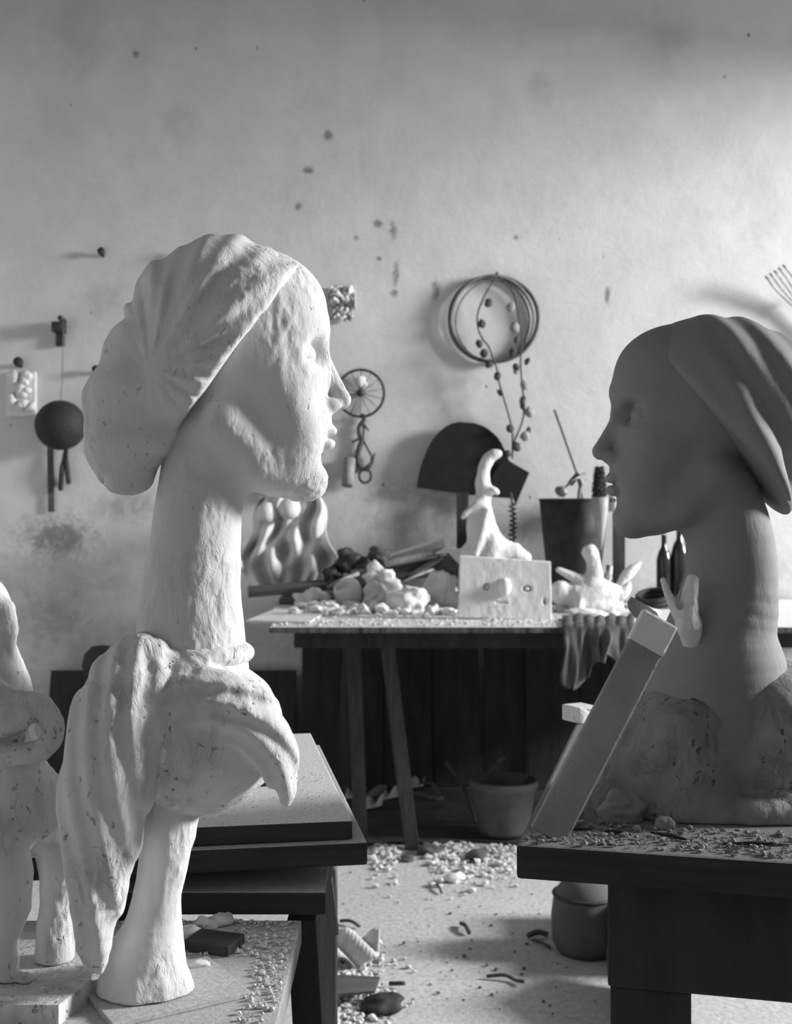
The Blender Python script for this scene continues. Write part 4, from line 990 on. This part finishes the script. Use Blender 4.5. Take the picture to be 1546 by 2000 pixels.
for pts in (((585, 70), (530, 150), (480, 250), (455, 330), (460, 420), (490, 490), (530, 540), (560, 620), (585, 690), (600, 780), (620, 850), (650, 950), (680, 1060), (690, 1130), (690, 1295)),
            ((600, 75), (690, 170), (720, 260), (740, 380), (755, 470), (750, 560), (745, 640), (750, 740), (760, 840), (770, 920), (765, 1000), (745, 1080), (710, 1160), (690, 1230))):
    mb = MB(); mb.tube(smooth_path([Z4(*p) for p in pts], 5), .0042, 7); mb.build('strand', M['twig'], t)
for i, (x, y, r, c) in enumerate(((530, 245, 28, 0), (680, 275, 29, 1), (485, 388, 26, 0), (708, 412, 34, 1), (719, 495, 17, 0), (694, 575, 26, 0), (468, 522, 25, 0), (500, 585, 28, 0), (535, 660, 25, 0), (590, 742, 25, 0), (716, 678, 23, 0), (714, 706, 20, 1), (790, 640, 18, 0), (770, 800, 29, 1), (605, 850, 16, 0), (805, 982, 31, 1), (760, 900, 20, 0), (758, 945, 16, 0), (676, 1092, 25, 0), (775, 1143, 31, 1), (798, 1105, 17, 0), (716, 1215, 29, 0), (660, 1262, 22, 0))):
    s = 5.17/F/3.4475; mb = MB(); ln = 1.5 if c == 0 and r < 21 else 1.15
    mb.rock(Z4(x, y, .09+.008*math.sin(i*2.1)), (r*s, r*s*.75, r*s*ln), .16, 1.7, 3, 80+i, False, 0, Matrix.Rotation(math.sin(i*1.7)*.5, 3, 'Y'))
    o = mb.build('seed_pod', M['pod'] if c else M['leaf'], t)
    if c: o['label'] = 'pale papery pod'

# fork at the upper right
t = thing('hay_fork', P(1560, 600, WALL), 'curved tines of a fork on the wall at the right edge', 'fork')
for k in range(5):
    u, v = 1494+k*8.5, 540-k*5.5; mb = MB()
    mb.tube(smooth_path([P(u, v, WALL-.10), P(u+6, v+6, WALL-.11), P(u+20, v+25, WALL-.08), P(1552+k*3, v+62, WALL-.05)], 5), .0042, 8); mb.build('tine', M['steel'], t)
mb = MB(); mb.tube([P(1552, 604, WALL-.05), P(1572, 580, WALL-.05)], .012, 8); mb.build('crossbar', M['iron'], t)
mb = MB(); mb.tube([P(1562, 592, WALL-.05), P(1640, 700, WALL-.03)], .015, 10); mb.build('shaft', M['old_wood'], t)

# ------------------------------------------------------------------ floor, under and between the tables
c = on_z(988, 1642, .016); pt = thing('clay_pot', c+Vector((0, .1, 0)), 'big dull clay pot on the floor under the back table', 'pot')
mb = MB(); mb.lathe(c+Vector((0, .1, 0)), [(0, .002), (.085, .002), (.092, .02), (.118, .17), (.127, .175), (.127, .2), (.118, .2), (.108, .17), (.08, .03), (0, .03)], 36); mb.build('pot_body', M['clay_pot'], pt)
for i, (a, b, Y, lab) in enumerate((((870, 1488), (928, 1606), 4.5, 'dead branch leaning left of the clay pot'), ((940, 1530), (986, 1478), 4.38, 'twig sticking up out of the clay pot'), ((1002, 1560), (1036, 1512), 4.36, 'second shorter twig out of the clay pot'), ((822, 1528), (856, 1552), 4.9, 'bent twig on the floor behind the table leg'))):
    mb = MB(); q0, q1 = P(*a, Y), P(*b, Y); m = q0.lerp(q1, .5)+Vector((.01, .01, .015)); mb.tube(smooth_path([q0, m, q1], 6), [.006]*6+[.009]*7, 8)
    solo(mb, 'dead_branch', M['twig'], lab, 'branch', 'branches under the back table')
for i, (u, v, s, lab) in enumerate(((808, 1541, .05, 'pale paper scrap on the floor right of the table leg'), (728, 1580, .05, 'pale paper scrap on the floor by the left table leg'), (762, 1562, .045, 'creased paper scrap between the two table legs'), (964, 1536, .035, 'paper scrap beside the clay pot'), (898, 1532, .035, 'small scrap on the floor left of the clay pot'), (690, 1560, .05, 'torn paper scrap beside the dusty board edge'))):
    c = on_z(u, v, .012); mb = MB()
    mb.sheet(lambda a, b: c+Vector(((a-.5)*s*1.5+b*.01, (b-.5)*s, .004+.04*abs(math.sin(a*4+i))*b+.015*a)), 8, 8, .002); solo(mb, 'paper_scrap', M['paper'], lab, 'paper scrap', 'paper scraps on the floor')
for i, (a, b, lab) in enumerate((((800, 1548), (860, 1560), 'flat lath on the floor under the back table'), ((722, 1556), (748, 1536), 'pale splint leaning near the wall under the table'))):
    mb = MB(); mb.beam(on_z(*a, .01), on_z(*b, .02), .04, .012); solo(mb, 'floor_lath', M['old_wood'] if i == 0 else M['pale_wood'], lab, 'lath')

def shade_sheet(a, b):  # dark sheet added to blacken the shaded floor under the back table
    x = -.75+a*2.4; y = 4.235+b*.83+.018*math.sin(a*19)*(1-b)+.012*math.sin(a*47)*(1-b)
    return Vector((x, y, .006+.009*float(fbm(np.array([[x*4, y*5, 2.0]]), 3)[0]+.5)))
mb = MB(); mb.sheet(shade_sheet, 90, 26, .003); solo(mb, 'dark_tarpaulin', M['tarpaulin'], 'dark tarpaulin spread on the floor under the back table', 'tarpaulin')
sp1 = []
while len(sp1) < 1300:
    u, v = random.uniform(690, 1010), 1640+abs(random.gauss(0, 38)); p = on_z(u, v+12, 0)
    if v < 1790 and abs(p.x-.058) > .05 and abs(p.x+.128) > .05: sp1.append(tuple(p))
crumbs('plaster_rubble', 'plaster rubble on the floor before the back table', sp1, M['crumb'], 'rubble', .0015, .014, 4.5)
sp2 = []
while len(sp2) < 1500:
    u, v = 640+abs(random.gauss(0, 55)), random.uniform(1845, 2010); p = on_z(u, v, 0)
    if u < 800+(v-1840)*.2: sp2.append(tuple(p))
crumbs('plaster_rubble', 'heap of fine plaster rubble on the floor beside the stand leg', sp2, M['crumb'], 'rubble', .0012, .011, 3.2)
crumbs('floor_chips', 'small dark chips scattered over the pale floor', [tuple(on_z(random.uniform(650, 1180), random.uniform(1690, 1990), 0)) for _ in range(160)], M['old_wood'], 'chips', .001, .006)
for i, (pts, r, lab) in enumerate((([(900, 1810), (908, 1818), (916, 1829)], .008, 'short dark bark strip in the middle of the floor'), ([(1030, 1836), (1050, 1833), (1070, 1834)], .010, 'dark stick near the shadowed pail'), ([(1040, 1842), (1058, 1852), (1074, 1857)], .006, 'thin twig just below the dark stick'), ([(950, 1913), (985, 1915), (1005, 1920), (1022, 1928)], .006, 'curved dark twig near the bottom of the picture'), ([(664, 1804), (684, 1808), (702, 1815)], .006, 'thin twig on the floor right of the brace'), ([(848, 1727), (856, 1738), (862, 1748)], .005, 'small twig on the floor below the table leg'), ([(760, 1928), (790, 1932)], .007, 'short dark chip beside the rubble heap'))):
    mb = MB(); q = [on_z(u, v, 0)+Vector((0, 0, r+.002+.006*(k % 2))) for k, (u, v) in enumerate(pts)]; mb.tube(smooth_path(q, 4), r*.8, 7); solo(mb, 'floor_twig', M['twig'], lab, 'twig', 'twigs on the pale floor')
c = on_z(688, 1880, 0); mb = MB()
mb.sheet(lambda a, b: c+Vector(((a-.5)*.14, (b-.5)*.16, .01+.035*abs(math.sin(a*5+b*3))+.02*b)), 14, 14, .003); crisp(solo(mb, 'crumpled_wrapper', M['paper'], 'crumpled grey paper on the floor rubble by the stand leg', 'paper'))
c = on_z(696, 1940, 0); mb = MB(); mb.prism([on_z(650, 1946, .03), on_z(732, 1940, .03), on_z(742, 1912, .03), on_z(660, 1908, .03)], (0, 0, 1), .006); solo(mb, 'flat_board', M['old_wood'], 'flat grey board lying on the floor rubble', 'board')
c = on_z(745, 1975, 0); mb = MB(); mb.rock(c+Vector((0, 0, .018)), (.055, .04, .025), .4, 1.7, 3, 91, True); solo(mb, 'dark_clod', M['dark_wood'], 'dark clod in the rubble at the bottom of picture', 'clod')
for i, (u, v, r, lab) in enumerate(((838, 1668, .03, 'dark stone in the rubble right of the table leg foot'), (934, 1680, .03, 'dark stone furthest right in the rubble line'), (795, 1682, .018, 'flat dark stone below the table leg foot'), (890, 1722, .024, 'pale stone on the floor in front of the rubble line'))):
    c = on_z(u, v, 0); mb = MB(); mb.rock(c+Vector((0, 0, r*.5)), (r*1.3, r, r*.7), .35, 1.5, 3, 95+i, True); solo(mb, 'floor_stone', M['old_wood'] if i < 3 else M['plaster_bit'], lab, 'stone', 'stones on the pale floor')
# round pail in the shade, an unseen crate and sack added to shade the floor, a pot by the wall
c = on_z(1152, 1880, 0); t = thing('round_pail', c+Vector((0, .08, 0)), 'dark round pail on the floor in the shadow of the stand', 'pail')
c = c+Vector((0, .08, 0)); mb = MB(); mb.lathe(c, [(0, .002), (.075, .002), (.09, .03), (.093, .10), (.085, .16), (.06, .195), (.03, .205), (0, .207)], 32); mb.build('pail_body', M['clay_pot'], t)
mb = MB(); mb.tube([c+Vector((.086*math.cos(q), .086*math.sin(q), .158)) for q in np.linspace(0, 2*math.pi, 33)[:-1]], .005, 8, True); mb.build('rim', M['iron'], t)
t = thing('low_crate', (.79, 3.25, 0), 'low dark crate on the floor behind the heavy stand', 'crate')
for k, x in enumerate((.62, .96)):
    for z in (.042, .118):
        mb = MB(); mb.box((x, 3.25, z), (.02, .42, .07), 0, .003); mb.build('side_slat', M['leg_wood'], t)
for y in (3.05, 3.45):
    for z in (.042, .118):
        mb = MB(); mb.box((.79, y, z), (.32, .02, .07), 0, .003); mb.build('end_slat', M['leg_wood'], t)
mb = MB(); mb.box((.79, 3.25, .163), (.37, .45, .016), 0, .003); mb.build('lid', M['leg_wood'], t)
mb = MB(); mb.rock((.59, 2.86, .088), (.08, .15, .088), .18, 1.4, 4, 44, True); solo(mb, 'dark_sack', M['tarpaulin'], 'dark sack on the floor behind the leg of the heavy stand', 'sack')  # unseen, added to widen the shadow on the floor
t = thing('round_post', (P(196, 1290, 5.0).x, 5.0, 0), 'dark round-topped post against the wall behind the plaster drapery', 'post')
p = P(198, 1290, 5.0); mb = MB(); mb.lathe((p.x, 5.0, 0), [(0, .002), (.05, .002), (.05, p.z-.09), (0, p.z-.09)], 20); mb.build('shaft', M['dark_wood'], t)
mb = MB(); mb.lathe((p.x, 5.0, 0), [(.03, p.z-.09), (.07, p.z-.07), (.082, p.z-.02), (.07, p.z+.03), (.04, p.z+.06), (0, p.z+.066)], 24); mb.build('knob', M['dark_wood'], t)

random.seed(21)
x = -.42; k = 0  # near-black boards added to deepen the shade under the back table
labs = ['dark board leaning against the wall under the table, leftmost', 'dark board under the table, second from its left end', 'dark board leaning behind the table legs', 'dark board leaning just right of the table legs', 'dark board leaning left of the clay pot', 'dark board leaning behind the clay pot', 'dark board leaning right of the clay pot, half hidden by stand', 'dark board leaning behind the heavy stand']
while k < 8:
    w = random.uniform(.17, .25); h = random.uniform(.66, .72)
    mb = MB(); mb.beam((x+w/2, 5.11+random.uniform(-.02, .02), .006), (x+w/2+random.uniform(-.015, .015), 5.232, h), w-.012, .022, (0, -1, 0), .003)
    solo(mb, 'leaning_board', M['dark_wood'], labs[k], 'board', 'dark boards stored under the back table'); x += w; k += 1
for i, (x, w, h, lab) in enumerate(((-1.52, .34, .50, 'dark low board leaning on the wall behind the figure'), (-1.17, .40, .47, 'dark low board leaning on the wall behind the plaster drapery'), (-.76, .32, .50, 'dark low board leaning on the wall behind the dusty boards'))):  # low dark boards standing in for the table's shadow on the wall
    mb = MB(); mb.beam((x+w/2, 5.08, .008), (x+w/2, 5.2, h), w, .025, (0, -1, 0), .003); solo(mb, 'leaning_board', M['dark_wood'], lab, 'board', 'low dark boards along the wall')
